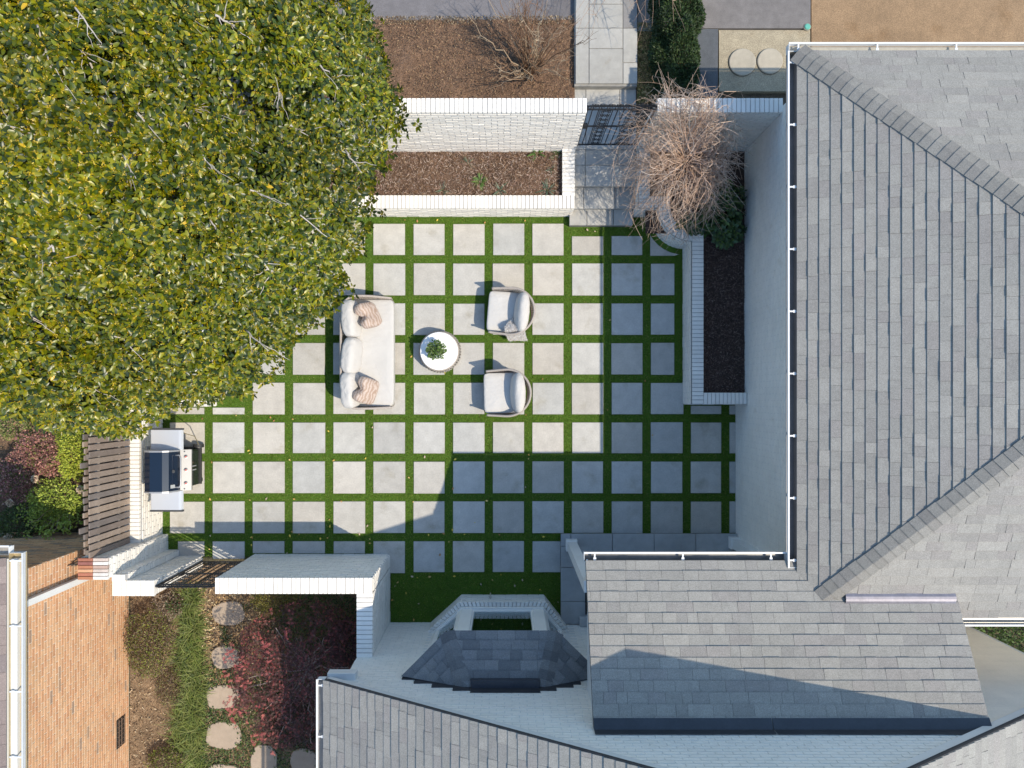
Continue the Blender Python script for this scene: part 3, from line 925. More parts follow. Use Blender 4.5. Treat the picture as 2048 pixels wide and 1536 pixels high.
for sx in (-1, 1):     # rake boards and dark drip edge under the shingle ends
    xe = GX0 if sx < 0 else GX1
    a, b = Vector((xe, RKY + .0, GE)), Vector((GPX, RKY + .0, GPZ))
    MB().bar(a + Vector((0, -.035, -.13)), b + Vector((0, -.035, -.13)), .02, .14, (.70, .69, .67)).build('rake_board', M_TRIM, house)
    MB().bar(a + Vector((0, .006, -.012)), b + Vector((0, .006, -.012)), .012, .03, (.04, .04, .045)).build('drip_edge', M_RUBBER, house)
gutter((GX0 - .005, RKY), (GX0 - .005, -9.0), (-1, 0), GE - .02, house, hang=.8, inner=(.2, .2, .2))
# cornice return at the corner of the gable
MB().box(GX0 - .02, -2.28, GY + .004, RKY + .02, 2.50, 2.66, (.72, .71, .69), .01).build('cornice_return', M_TRIM, house)
MB().box(GX0 + .02, -2.46, -9.0, GY, 2.60, 2.63, (.7, .69, .67)).build('soffit', M_TRIM, house)
# cream lap siding on the gable beyond the porch roof
z = 0.3; k = 0
while z < 4.6:
    x1_ = min(8.6, GPX + (GPZ - .16 - z - .1) / GS)
    if x1_ > 6.32:
        MB().add([(6.30, GY + .002, z), (x1_, GY + .002, z), (x1_, GY + .022, z), (6.30, GY + .022, z), (6.30, GY + .002, z + .1), (x1_, GY + .002, z + .1), (x1_, GY + .008, z + .1), (6.30, GY + .008, z + .1)],
                 [(0, 3, 2, 1), (3, 7, 6, 2), (7, 4, 5, 6), (0, 4, 7, 3), (1, 2, 6, 5)], jit((.90, .81, .68), .02)).build('siding_board', M_SIDING, house)
    z += .1; k += 1

# --- porch roof
SX0, SX1, SY0, SZ0, SS = 1.13, 6.25, -2.33, 3.33, .4515
def shed_z(y): return SZ0 + SS * (SY0 - y)
SHD = slope([(SX1, SY0, SZ0), (SX0, SY0, SZ0), (SX0, GY + .012, shed_z(GY + .012)), (SX1, GY + .012, shed_z(GY + .012))], house)
gutter((SX0 - .02, SY0 + .005), (EX - .125, SY0 + .005), (0, 1), SZ0 - .02, house, hang=1.15, inner=(.17, .165, .16))
zt = shed_z(GY)
for (a, b) in ((SX0, 3.43), (3.44, SX1)):
    m = MB()
    m.add([(a, GY + .14, shed_z(GY + .14) + .026), (b, GY + .14, shed_z(GY + .14) + .026), (b, GY + .024, zt + .03), (a, GY + .024, zt + .03), (a, GY + .024, zt + .15), (b, GY + .024, zt + .15)], [(0, 3, 2, 1), (3, 4, 5, 2)], (.045, .05, .06))
    m.build('flashing', M_GUTTER, house)
m = MB(); yv = -2.774; zv = shed_z(yv)
for i in range(6):
    t0, t1 = i / 6, (i + 1) / 6
    f = lambda t: (yv + .10 - .2 * t, zv + .03 + .05 * math.sin(t * math.pi))
    a, b = f(t0), f(t1)
    m.add([(4.68, a[0], a[1]), (6.2, a[0], a[1]), (6.2, b[0], b[1]), (4.68, b[0], b[1])], [(0, 3, 2, 1)], (.27, .25, .275))
m.build('valley_flashing', mat('valley_metal', .42, [(5, .15), (30, .1)], metal=.4), house)
# rake board and fill of the porch roof's open end
a, b = Vector((SX0 + .02, SY0, SZ0 - .09)), Vector((SX0 + .02, GY + .01, zt - .09))
MB().bar(a, b, .02, .16, (.72, .71, .69)).build('rake_board', M_TRIM, house)
MB().bar(a + Vector((5.08, 0, 0)), b + Vector((5.08, 0, 0)), .02, .16, (.72, .71, .69)).build('rake_board', M_TRIM, house)
MB().box(SX0 + .03, 4.36, SY0 - .18, SY0 - .06, 3.02, 3.24, (.74, .73, .71)).build('porch_beam', M_TRIM, house)
m = MB(); m.add([(SX0 + .06, SY0 - .07, 3.0), (SX0 + .06, GY, 3.0), (SX0 + .06, GY, zt - .1), (SX0 + .06, SY0 - .07, SZ0 - .1), (SX0 + .12, SY0 - .07, 3.0), (SX0 + .12, GY, 3.0), (SX0 + .12, GY, zt - .1), (SX0 + .12, SY0 - .07, SZ0 - .1)], [(0, 1, 2, 3), (7, 6, 5, 4), (0, 4, 5, 1)], (.72, .71, .69))
m.build('porch_end', M_TRIM, house)
for (cx, cy) in ((1.225, -2.76), (4.29, -2.72)):
    c = MB()
    c.box(cx - .085, cx + .085, cy - .085, cy + .085, .15, 3.05, (.76, .75, .73), .004)
    co = c.build('porch_column', M_TRIM, house)
    MB().box(cx - .105, cx + .105, cy - .105, cy + .105, .152, .33, (.76, .75, .73), .02).build('column_base', M_TRIM, co)
# porch floor
porch = MB().prism(rect(1.04, 4.36, -4.275, -2.585), -.05, .105, (.2, .2, .2)).build('porch_floor', M_STONE, house)
xsl = [1.035, 1.22, 1.9, 2.6, 3.3, 4.355]
ysl = [-4.27, -3.84, -3.20, -2.80, -2.575]
PC = (.38, .385, .385)
slabs(porch, [rect(1.03 + g, 1.62 - g, ysl[i] + g, ysl[i + 1] - g) for i in range(3)], .107, .15, col=PC)
slabs(porch, [rect(1.22 + g, 1.22 + (i + 1) * .7 - g, -3.20 + g, -2.575 - g) if False else rect(1.22 + i * .785 + g, 1.22 + (i + 1) * .785 - g, -2.80 - .40 + g, -2.57) for i in range(4)], .107, .15, col=PC)
slabs(porch, [rect(1.03 + g, 1.22 - g, -3.2 + g, -2.80 - g), rect(1.03 + g, 1.22 - g, -2.80 + g, -2.57)], .107, .15, col=PC)
slabs(porch, [rect(1.62 + g + i * .68, 1.62 + (i + 1) * .68 - g, -4.27 + g, -3.20 - g) for i in range(4)], .107, .15, col=PC)
MB().box(1.38, 1.64, -4.27, -4.12, .152, .30, (.5, .5, .5), .01).build('door_step', M_STONE, house)
e = empty('doormat', (1.75, -3.95, .152), 'black doormat on the porch floor beside the bay window', 'doormat')
MB().box(1.49, 1.95, -4.08, -3.66, .153, .17, (.012, .012, .013), .004).build('mat', M_RUBBER, e)

# --- bay window
bay = MB()
B = [(-1.42, GY), (-.847, -3.76), (.714, -3.76), (1.13, GY)]
def inset_path(P, d):   # towards the house
    return [(P[0][0] + d * 1.05, P[0][1]), (P[1][0] + d * .5, P[1][1] - d), (P[2][0] - d * .5, P[2][1] - d), (P[3][0] - d * 1.05, P[3][1])]
I1 = inset_path(B, .15)
for i in range(3):
    a, b, c_, d_ = B[i], B[i + 1], I1[i + 1], I1[i]
    bay.add([(*a, 0), (*b, 0), (*c_, 0), (*d_, 0), (*a, .48), (*b, .48), (*c_, .48), (*d_, .48)], [(0, 4, 5, 1), (2, 6, 7, 3), (4, 7, 6, 5)], (.66, .65, .63))
bay_o = bay.build('bay_window', M_WHITE, house)
mb = MB()
for i in range(3):
    a, b = Vector(B[i]), Vector(B[i + 1]); d = (b - a).normalized()
    brick_face(mb, B[i], B[i + 1], 0, .47, (-d.y, d.x))
mb.build('brick_courses', M_WHITE, bay_o, kind='stuff')
O1 = inset_path(B, -.03); I2 = inset_path(B, .055)
for i in range(3):
    caps(bay_o, O1[i], O1[i + 1], I2[i], I2[i + 1], .482, .55, name='sill_brick')
FR = (.88, .855, .81)
F1 = inset_path(B, .075)
def quad_bar(a, b, c_, d_, z0, z1, name, par=None, col=FR):
    return MB().add([(*a, z0), (*b, z0), (*c_, z0), (*d_, z0), (*a, z1), (*b, z1), (*c_, z1), (*d_, z1)], [(0, 1, 5, 4)[::-1], (1, 2, 6, 5)[::-1], (2, 3, 7, 6)[::-1], (3, 0, 4, 7)[::-1], (4, 5, 6, 7)[::-1], (0, 1, 2, 3)], col).build(name, M_TRIM, par or bay_o)
L2 = lambda p, q, t: (p[0] + (q[0] - p[0]) * t, p[1] + (q[1] - p[1]) * t)
I3 = inset_path(B, .16)
for i in range(3):
    quad_bar(I2[i], I2[i + 1], I3[i + 1], I3[i], .553, .62, 'sill')
    quad_bar(F1[i], F1[i + 1], I3[i + 1], I3[i], 2.25, 2.5, 'head')
    w = .20 if i == 1 else .10
    T = math.dist(F1[i], F1[i + 1])
    tl = w / T
    quad_bar(F1[i], L2(F1[i], F1[i + 1], tl), L2(I3[i], I3[i + 1], tl), I3[i], .622, 2.25, 'mullion')
    quad_bar(L2(F1[i], F1[i + 1], 1 - tl), F1[i + 1], I3[i + 1], L2(I3[i], I3[i + 1], 1 - tl), .622, 2.25, 'mullion')
    tl2 = tl + .035 / T
    G0, G1 = L2(F1[i], F1[i + 1], .5), None
    a = L2(F1[i], F1[i + 1], tl); b = L2(F1[i], F1[i + 1], 1 - tl); c_ = L2(I3[i], I3[i + 1], 1 - tl); d_ = L2(I3[i], I3[i + 1], tl)
    am, bm = L2(a, d_, .3), L2(b, c_, .3); dm, cm_ = L2(a, d_, .8), L2(b, c_, .8)
    quad_bar(am, bm, cm_, dm, .622, .665, 'sash')
    quad_bar(am, bm, cm_, dm, 2.19, 2.25, 'sash')
    t3 = .03 / T
    quad_bar(am, L2(am, bm, t3), L2(dm, cm_, t3), dm, .665, 2.19, 'sash'); quad_bar(L2(am, bm, 1 - t3), bm, cm_, L2(dm, cm_, 1 - t3), .665, 2.19, 'sash')
    pa, pb = L2(L2(am, dm, .5), L2(bm, cm_, .5), t3), L2(L2(am, dm, .5), L2(bm, cm_, .5), 1 - t3)
    pn = Vector((pb[1] - pa[1], pa[0] - pb[0])).normalized() * .004
    MB().add([(*pa, .665), (*pb, .665), (*pb, 2.19), (*pa, 2.19), (pa[0] + pn.x, pa[1] + pn.y, .665), (pb[0] + pn.x, pb[1] + pn.y, .665), (pb[0] + pn.x, pb[1] + pn.y, 2.19), (pa[0] + pn.x, pa[1] + pn.y, 2.19)],
             [(0, 1, 2, 3)[::-1], (4, 5, 6, 7), (0, 4, 5, 1), (1, 5, 6, 2), (2, 6, 7, 3), (3, 7, 4, 0)], (.9, .97, .96)).build('pane', M_GLASS, bay_o)
# inside of the bay: floor, black back panel painting in the unlit room's darkness, round table
m = MB().prism([I3[0], I3[1], I3[2], I3[3]][::-1], .35, .42, (.05, .035, .025))
m.box(-1.2, .95, GY + .006, GY + .03, .42, 2.5, (.02, .02, .02))
m.build('interior', M_ROOM, bay_o)
MB().lathe((-.05, -4.17, .62), [(.05, -.19), (.05, -.03), (.20, -.02), (.20, .02), (.01, .02)], 28, (.05, .04, .03)).build('interior_table', M_ROOM, bay_o)
# bay roof
be, bt, wy = 2.58, 2.93, GY + .012
E0, E1, E2, E3 = (-1.58, wy, be), (-.90, -3.58, be), (.76, -3.58, be), (1.12, -3.93, be)
T1, T2 = (-.62, wy, bt), (.56, wy, bt)
MB().prism([(-1.5, wy), (-.87, -3.64), (.73, -3.64), (1.08, -3.99), (1.08, wy)][::-1], be - .12, be - .065, FR).build('soffit', M_TRIM, bay_o)
BL = [(.20, .20, .205), (.22, .218, .22), (.17, .17, .175), (.24, .236, .235)]  # same grey shingle as the other roofs, with the bay's shade put into the colour
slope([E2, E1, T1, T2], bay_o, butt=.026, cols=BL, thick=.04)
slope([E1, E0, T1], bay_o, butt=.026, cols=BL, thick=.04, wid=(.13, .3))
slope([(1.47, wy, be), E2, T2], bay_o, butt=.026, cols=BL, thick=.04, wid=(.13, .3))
def nrm3(a, b, c): n_ = (Vector(b) - Vector(a)).cross(Vector(c) - Vector(a)).normalized(); return n_ if n_.z > 0 else -n_
nf_, nl_, nr_ = nrm3(E2, E1, T1), nrm3(E1, E0, T1), nrm3((1.47, wy, be), E2, T2)
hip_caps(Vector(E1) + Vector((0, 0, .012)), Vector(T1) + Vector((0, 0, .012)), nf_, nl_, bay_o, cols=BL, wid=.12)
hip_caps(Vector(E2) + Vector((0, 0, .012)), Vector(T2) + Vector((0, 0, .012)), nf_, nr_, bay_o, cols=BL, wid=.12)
for i, (a, b, h) in enumerate([(-1.58, -1.38, 2.66), (-1.38, -1.10, 2.80), (-1.10, -.78, 2.94), (-.78, -.52, 3.05), (-.52, .50, 3.12), (.50, .74, 3.05), (.74, 1.0, 2.94), (1.0, 1.12, 2.84)]):
    MB().box(a, b - .002, GY + .008, GY + .022 + .001 * (i % 2), be - .03, h, (.05, .05, .055)).build('flashing', M_GUTTER, bay_o)
MB().box(-.52, .50, wy, wy + .12, bt - .03, bt + .05, (.06, .065, .08), .01).build('flashing', M_GUTTER, bay_o)
# hose tap under the bay
e = empty('hose_tap', (-.29, -3.70, .25), 'small brass hose tap below the bay window', 'tap')
MB().tube([(-.29, -3.76, .28), (-.29, -3.68, .28), (-.29, -3.655, .24)], .012, 8, (.5, .45, .36)).build('spout', M_STEEL, e)
MB().lathe((-.29, -3.70, .295), [(.004, 0), (.004, .03), (.024, .03), (.024, .04), (.003, .042)], 10, (.5, .48, .44)).build('handle', M_STEEL, e)

# ================================================================== NEIGHBOURING BRICK HOUSE
nb_ = empty('brick_house', (-7.6, -5, 0), 'neighbouring orange brick house with brown roof at the left edge', 'house')
NX, NY = -7.18, -2.57
MB().box(-13, NX, -12, NY, 0, 3.1, (.74, .61, .46)).build('wall', M_MORTAR, nb_)
OR = [(.60, .325, .17), (.63, .355, .19), (.58, .305, .155), (.64, .375, .205), (.56, .29, .15), (.62, .365, .20), (.59, .335, .175), (.42, .27, .17), (.36, .24, .165)]
items = []
brick_face(None, (NX, -7.9), (NX, NY), .02, 3.05, (1, 0), items=items, colfn=lambda: jit(random.choice(OR[:7] if random.random() < .94 else OR[7:]), .04), L=.190, h=.053, m=.0150, dep=.005)
items = [it for it in items if inview(np.mean(np.array(it[0]), axis=0), 120)]
pieces('brick', items, M_BRICK, nb_, 300, 'bricks')
mb = MB(); brick_face(mb, (-9.5, NY), (NX, NY), .02, 3.05, (0, 1), colfn=lambda: jit(random.choice(OR), .10), dep=.008); mb.build('bricks', M_BRICK, nb_, kind='stuff')
NEZ, NEX = 3.16, -6.93
BR = [(.24, .19, .17), (.21, .165, .15), (.27, .215, .195), (.19, .155, .145)]
slope([(NEX - .22, -12, NEZ + .1), (NEX - .22, NY + .28, NEZ + .1), (-9.4, NY + .28, NEZ + 1.2), (-9.4, -12, NEZ + 1.2)], nb_, cols=BR)
MB().box(-9.3, NEX - .1, -12, NY + .25, NEZ - .08, NEZ + .02, (.72, .71, .68)).build('soffit', M_TRIM, nb_)
gt = gutter((NEX - .20, NY + .34), (NEX - .20, -11.9), (1, 0), NEZ + .05, nb_, hang=.95, w=.19, inner=(.42, .34, .20), lip=(.60, .61, .62))
gutter((-9.3, NY + .31), (NEX - .20, NY + .31), (0, 1), NEZ + .05, nb_, hang=1.2, w=.12, inner=(.4, .37, .33), lip=(.8, .81, .82))
m = MB().bar((NX + .06, -3.05, .1), (NX + .06, -3.05, 2.9), .08, .1, (.78, .77, .74))
m.bar((NX + .06, -3.05, 2.88), (NEX - .12, -3.05, 3.1), .08, .09, (.78, .77, .74))
m.build('downspout', M_TRIM, nb_)
va, vb = W(0, 1436, .3)[1], W(0, 1492, .3)[1]
vt = MB().box(NX + .002, NX + .02, vb, va, .16, .42, (.02, .018, .016)).build('foundation_vent', M_RUBBER, nb_)
for k in range(6):
    yy = vb + (va - vb) * (k + .5) / 6
    MB().bar((NX + .024, yy, .17), (NX + .024, yy, .41), .008, .01, (.2, .13, .09)).build('vent_bar', M_RUBBER, vt)
for k in range(3):
    MB().bar((NX + .028, vb, .2 + k * .09), (NX + .028, va, .2 + k * .09), .01, .008, (.2, .13, .09)).build('vent_bar', M_RUBBER, vt)
# ================================================================== FURNITURE
CREAM = (.56, .54, .515)
def cushion(c, half, rot=(0, 0, 0), e1=.35, e2=.3, col=CREAM, n=28, wr=.006, seed=0, dent=None, sag=0):
    """soft cushion: superellipsoid with slight puckering; returns MB"""
    from mathutils import Euler
    R = Euler(rot).to_matrix()
    sp = lambda v, e: math.copysign(abs(v) ** e, v)
    vs = []; fs = []
    m = n // 2
    for j in range(m + 1):
        ph = -math.pi / 2 + math.pi * j / m
        for i in range(n):
            th = 2 * math.pi * i / n
            x = sp(math.cos(ph), e1) * sp(math.cos(th), e2)
            y = sp(math.cos(ph), e1) * sp(math.sin(th), e2)
            z = sp(math.sin(ph), e1)
            p = Vector((x * half[0], y * half[1], z * half[2]))
            if dent: p = dent(p, half)
            q = p * 6 + Vector((seed, seed * 2.3, 0))
            p = p * (1 + wr / .1 * .12 * mnoise.noise(q * 1.4)) + Vector((0, 0, wr * mnoise.noise(q * 2.2)))
            if sag: p.z -= sag * (1 - x * x) * (1 - y * y)
            vs.append(tuple(Vector(c) + R @ p))
    for j in range(m):
        for i in range(n):
            k = (i + 1) % n
            fs.append((j * n + i, j * n + k, (j + 1) * n + k, (j + 1) * n + i))
    return MB().add(vs, fs, col)
ROPE = (.40, .35, .31)
def arc_pts(c, r, a0, a1, n): return [(c[0] + r * math.cos(a0 + (a1 - a0) * i / n), c[1] + r * math.sin(a0 + (a1 - a0) * i / n)) for i in range(n + 1)]
def resample(path, step):
    out = [path[0]]; acc = 0
    for a, b in zip(path[:-1], path[1:]):
        L = math.dist(a, b); t = step - acc
        while t < L:
            out.append((a[0] + (b[0] - a[0]) * t / L, a[1] + (b[1] - a[1]) * t / L)); t += step
        acc = (acc + L) % step
    out.append(path[-1])
    return out
def woven_shell(root, path, zb, ztop, flare, cen):
    """rope shell round a seat: lower rail, upper rail, crossing ropes. ztop(t) upper height"""
    pts = resample(path, .035); n = len(pts) - 1
    def fl(p, k): return (cen[0] + (p[0] - cen[0]) * k, cen[1] + (p[1] - cen[1]) * k)
    lo = [(*fl(p, 1 - flare), zb) for p in pts]
    up = [(*p, ztop(i / n)) for i, p in enumerate(pts)]
    MB().tube(lo, .02, 7, ROPE).build('rail', M_ROPE, root)
    MB().tube(up, .021, 8, jit(ROPE, .02)).build('rail', M_ROPE, root, smooth=True)
    m = MB()
    for i in range(0, n, 1):
        for s in (-2, 2):
            j = min(n, max(0, i + s))
            a, b = Vector(lo[i]), Vector(up[j])
            m.tube([a, (a + b) / 2, b], .0085, 4, jit(ROPE, .25), cap=False)
    m.build('rope_weave', M_ROPE, root, kind='stuff')

# sofa
root = empty('outdoor_sofa', (-2.5, .82, 0), 'long cream sofa with a grey rope frame facing the round table', 'sofa')
x0, x1, y0, y1 = -2.985, -2.10, -.20, 1.84
R_ = .30
path = [(x1, y1 - .02)] + [(x0 + R_ + .25, y1)] + arc_pts((x0 + R_, y1 - R_), R_, math.pi / 2, math.pi, 10)[1:] + arc_pts((x0 + R_, y0 + R_), R_, math.pi, 1.5 * math.pi, 10) + [(x0 + R_ + .25, y0), (x1, y0 + .02)]
woven_shell(root, path, .16, lambda t: .50 + .17 * min(1, math.sin(math.pi * t) * 2.2), .03, ((x0 + x1) / 2, .82))
MB().prism([(x0 + .06, y0 + .1), (x1, y0 + .05), (x1, y1 - .05), (x0 + .06, y1 - .1)], .14, .27, (.30, .27, .24), .02).build('seat_base', M_ROPE, root)
for (a, b) in ((x0 + .15, y0 + .2), (x0 + .15, y1 - .2), (x1 - .08, y0 + .12), (x1 - .08, y1 - .12)):
    MB().lathe((a, b, 0.024), [(.018, 0), (.026, .14)], 10, (.25, .22, .2)).build('leg', M_RUBBER, root)
cushion((-2.49, .82, .36), (.425, .985, .105), e1=.22, e2=.13, n=64, seed=1, sag=-.012).build('seat_cushion', M_CUSHION, root, smooth=True)
for (yc_, xx, rz, L) in ((1.43, -2.80, .06, .35), (.76, -2.80, -.10, .345), (.14, -2.82, .05, .35)):
    cushion((xx, yc_, .60), (.135, L - .01, .215), (0, -.34, rz), e1=.62, e2=.6, n=44, seed=yc_ * 3, wr=.016).build('back_cushion', M_CUSHION, root, smooth=True)
def chop(p, h):
    t = p.y / h[1]
    k = max(0, 1 - abs(t) / .42)
    if p.z > 0: p.z -= .12 * k * (p.z / h[2]) ** 1
    ed = 1 + .18 * (abs(p.y / h[1]) ** 3) * (abs(p.z / h[2]) ** 3)
    return Vector((p.x * (1 - .3 * k * (p.z > 0)), p.y * ed, p.z * ed))
for (u, v, rz, lab) in ((737, 631, .45, 'striped brown throw pillow at the upper end of the cream sofa'), (733, 781, -.35, 'striped brown throw pillow at the lower end of the cream sofa')):
    x, y = W(u, v, .62)
    e = empty('throw_pillow', (x, y, .47), lab, 'pillow', 'striped pillows on the sofa')
    ob = cushion((0, 0, 0), (.115, .235, .23), (0, -.55, 0), e1=.55, e2=.55, col=(.56, .46, .40), n=48, seed=u, dent=chop, wr=.012)
    ob.v = [(p[0] + x, p[1] + y, p[2] + .66) for p in ob.v]
    o = ob.build('cover', M_STRIPE, e, smooth=True)
    e.rotation_euler = (0, 0, rz)
# armchairs
def armchair(cx, cy, rz, label, seed):
    root = empty('armchair', (0, 0, 0), label, 'armchair', 'rope armchairs facing the sofa')
    path = [(-.36, .40), (.0, .425)] + arc_pts((.02, 0), .425, math.pi / 2, -math.pi / 2, 22) + [(0, -.425), (-.36, -.40)]
    woven_shell(root, path, .15, lambda t: .53 + .17 * max(0, math.sin(math.pi * t)) ** 1.3, .07, (0, 0))
    MB().prism([(-.36, -.34), (.2, -.36), (.36, -.2), (.36, .2), (.2, .36), (-.36, .34)], .13, .26, (.30, .27, .24), .02).build('seat_base', M_ROPE, root)
    MB().lathe((0, 0, .026), [(.26, 0), (.27, .03), (.10, .05), (.09, .12)], 24, (.3, .27, .25)).build('swivel_base', M_RUBBER, root)
    cushion((-.06, 0, .345), (.35, .375, .095), e1=.25, e2=.2, n=48, seed=seed, sag=-.01).build('seat_cushion', M_CUSHION, root, smooth=True)
    cushion((.215, .0, .585), (.12, .37, .20), (0, .30, 0), e1=.7, e2=.85, n=44, seed=seed + 3, wr=.012).build('back_cushion', M_CUSHION, root, smooth=True)
    root.location = (cx, cy, 0); root.rotation_euler = (0, 0, rz)
    return root
armchair(.07, 1.57, -.08, 'cream rope armchair with a furry throw, nearer the steps', 5)
armchair(.0, .085, .02, 'cream rope armchair without a throw, nearer the bay window', 8)
# fur throw over the arm of the upper chair
e = empty('fur_throw', (.15, 1.28, .45), 'pale grey furry throw over the armchair arm', 'throw')
vs = []; fs = []; nn = 22
def thr(a, b):
    # a across (0..1), b from seat over the arm and down outside
    x = .02 + .36 * a + .05 * (1 - b) * math.sin(a * 3)
    y = 1.50 - .43 * b
    z = .50 + .14 * math.exp(-((b - .55) / .22) ** 2) - max(0, b - .68) * 1.1
    x += .04 * math.sin(b * 6 + 1); z += .025 * mnoise.noise((a * 5, b * 5, 3))
    if b < .35: x = .2 + (x - .2) * (.35 + 1.9 * b)
    return (x, y, z)
for j in range(nn + 1):
    for i in range(nn + 1): vs.append(thr(i / nn, j / nn))
for j in range(nn):
    for i in range(nn):
        a = j * (nn + 1) + i; fs.append((a, a + nn + 1, a + nn + 2, a + 1))
MB().add(vs, fs, (.93, .90, .88)).build('cloth', M_FUR, e, smooth=True)
n = 7000
ab = rng.uniform(0, 1, (n, 2)); P = np.array([thr(a, b) for a, b in ab])
D = np.stack([rng.normal(size=n) * .8, rng.normal(size=n) * .8 - .3, rng.uniform(.5, 1.3, n)], 1)
c = tcol(n, (.98, .93, .90)) * rng.uniform(.55, 1.25, (n, 1))
scatter('pile', (T_GRASS[0], T_GRASS[1], np.ones((3, 3))), P, frames(D, rng.normal(size=(n, 3))), np.stack([rng.uniform(.025, .05, n), np.full(n, .03), np.full(n, .02)], 1), c, M_FUR, e)
# round table with a plant
tx, ty = -1.236, .858
root = empty('coffee_table', (tx, ty, 0), 'round white topped coffee table with a woven drum base', 'table')
MB().lathe((tx, ty, .375), [(.335, 0), (.347, .006), (.349, .022), (.343, .028), (.01, .029)], 64, (.86, .86, .86)).build('table_top', M_TABLE, root, smooth=False)
ring = lambda r, z: [(tx + r * math.cos(2 * math.pi * k / 48), ty + r * math.sin(2 * math.pi * k / 48), z) for k in range(49)]
MB().tube(ring(.352, .355), .016, 6, ROPE).build('ring', M_ROPE, root)
MB().tube(ring(.30, .045), .016, 6, ROPE).build('ring', M_ROPE, root)
m = MB()
for k in range(44):
    for s in (-1, 1):
        a0 = 2 * math.pi * k / 44; a1 = a0 + s * .32
        m.tube([(tx + .30 * math.cos(a0), ty + .30 * math.sin(a0), .045), (tx + .392 * math.cos((a0 + a1) / 2), ty + .392 * math.sin((a0 + a1) / 2), .2), (tx + .352 * math.cos(a1), ty + .352 * math.sin(a1), .355)], .011, 4, jit((.36, .33, .30), .2), cap=False)
m.build('woven_drum', M_ROPE, root, kind='stuff')
px_, py_ = W(873, 701, .5)
root = empty('potted_plant', (px_, py_, .405), 'small leafy green plant in a pot on the white table', 'plant')
MB().lathe((px_, py_, .406), [(.05, 0), (.07, .07), (.075, .09), (.065, .09), (.06, .07), (.01, .07)], 20, (.55, .54, .52)).build('pot', M_STONE, root)
def blob_points(n, c, rad, zmin=-.2, amp=.15, shell=.35, seed=0, fr=2.2):
    d = rand_dirs(n, zmin, 1)
    k = np.array([mnoise.noise((x * fr + seed, y * fr, z * fr)) for x, y, z in d])
    r = (1 + amp * k * 1.6) * (1 - shell * rng.uniform(0, 1, n) ** 2)
    P = np.array(c) + d * np.array(rad) * r[:, None]
    return P, d
def leaf_cloud(name, T, c, rad, n, size, cols, m, parent, zmin=-.2, amp=.2, shell=.4, out=.7, seed=0, stretch=1.0, bright=(.65, 1.3)):
    P, d = blob_points(n, c, rad, zmin, amp, shell, seed)
    D = d * out + rng.normal(size=(n, 3)) * .6
    Nn = d * .6 + np.array([0, 0, .8]) + rng.normal(size=(n, 3)) * .35
    col = np.array(cols)[rng.integers(0, len(cols), n)] * rng.uniform(*bright, (n, 1))
    s = rng.uniform(size[0], size[1], n)
    return scatter(name, T, P, frames(D, Nn), s, col, m, parent)
LG = [(.09, .17, .03), (.14, .21, .05), (.06, .12, .03), (.19, .25, .08)]
leaf_cloud('foliage', T_leaf(.26, .04, .1, False), (px_, py_, .57), (.145, .145, .10), 420, (.04, .075), LG, M_FOLI, root, shell=.6)
leaf_cloud('blossoms', T_small(.4), (px_ - .02, py_, .56), (.15, .15, .09), 70, (.015, .026), [(.25, .28, .5), (.5, .5, .62)], M_FOLI, root, shell=.1)

# ================================================================== GRILL
root = empty('gas_grill', (-6.0, -1.29, 0), 'gas grill with blue black lid and steel side shelves by the fence', 'grill')
SL = (.42, .42, .43); BK = (.012, .013, .016)
yn, ys_ = -.93, -1.655
MB().box(-6.30, -5.78, ys_ + .03, yn - .03, .16, .86, (.018, .019, .022), .01).build('cabinet', M_ENAMEL, root)
MB().box(-5.78, -5.765, ys_ + .05, (yn + ys_) / 2 - .004, .2, .68, (.022, .024, .028), .004).build('cabinet_door', M_ENAMEL, root)
MB().box(-5.78, -5.765, (yn + ys_) / 2 + .004, yn - .05, .2, .68, (.022, .024, .028), .004).build('cabinet_door', M_ENAMEL, root)
for s in (-.035, .035):
    MB().bar((-5.742, (yn + ys_) / 2 + s, .36), (-5.742, (yn + ys_) / 2 + s, .62), .014, .02, SL).build('door_handle', M_STEEL, root)
MB().add([(-5.79, ys_, .885), (-5.79, yn, .885), (-5.62, yn, .80), (-5.62, ys_, .80), (-5.79, ys_, .68), (-5.79, yn, .68), (-5.65, yn, .70), (-5.65, ys_, .70)],
         [(0, 3, 2, 1), (3, 7, 6, 2), (0, 4, 7, 3), (1, 2, 6, 5), (4, 5, 6, 7)], (.20, .20, .205)).build('control_panel', M_STEEL, root)
for k in range(3):
    yk = ys_ + .13 + k * .235
    kn = MB().lathe((0, 0, 0), [(.034, 0), (.034, .012), (.022, .014), (.02, .045), (.002, .047)], 18, (.25, .24, .24))
    o = kn.build('knob', M_STEEL, root, local=True); o.location = Vector((-5.70, yk, .845)) - root.location; o.rotation_euler = (0, .46, 0)
    MB().lathe((0, 0, .0475), [(.015, 0), (.015, .004), (.001, .004)], 14, (.5, .06, .05)).build('knob_mark', M_RUBBER, o, local=True)
for yk in (ys_ + .03, yn - .03):
    MB().lathe((-5.72, yk, .85), [(.012, 0), (.012, .012), (.002, .012)], 10, (.2, .2, .2)).build('button', M_STEEL, root)
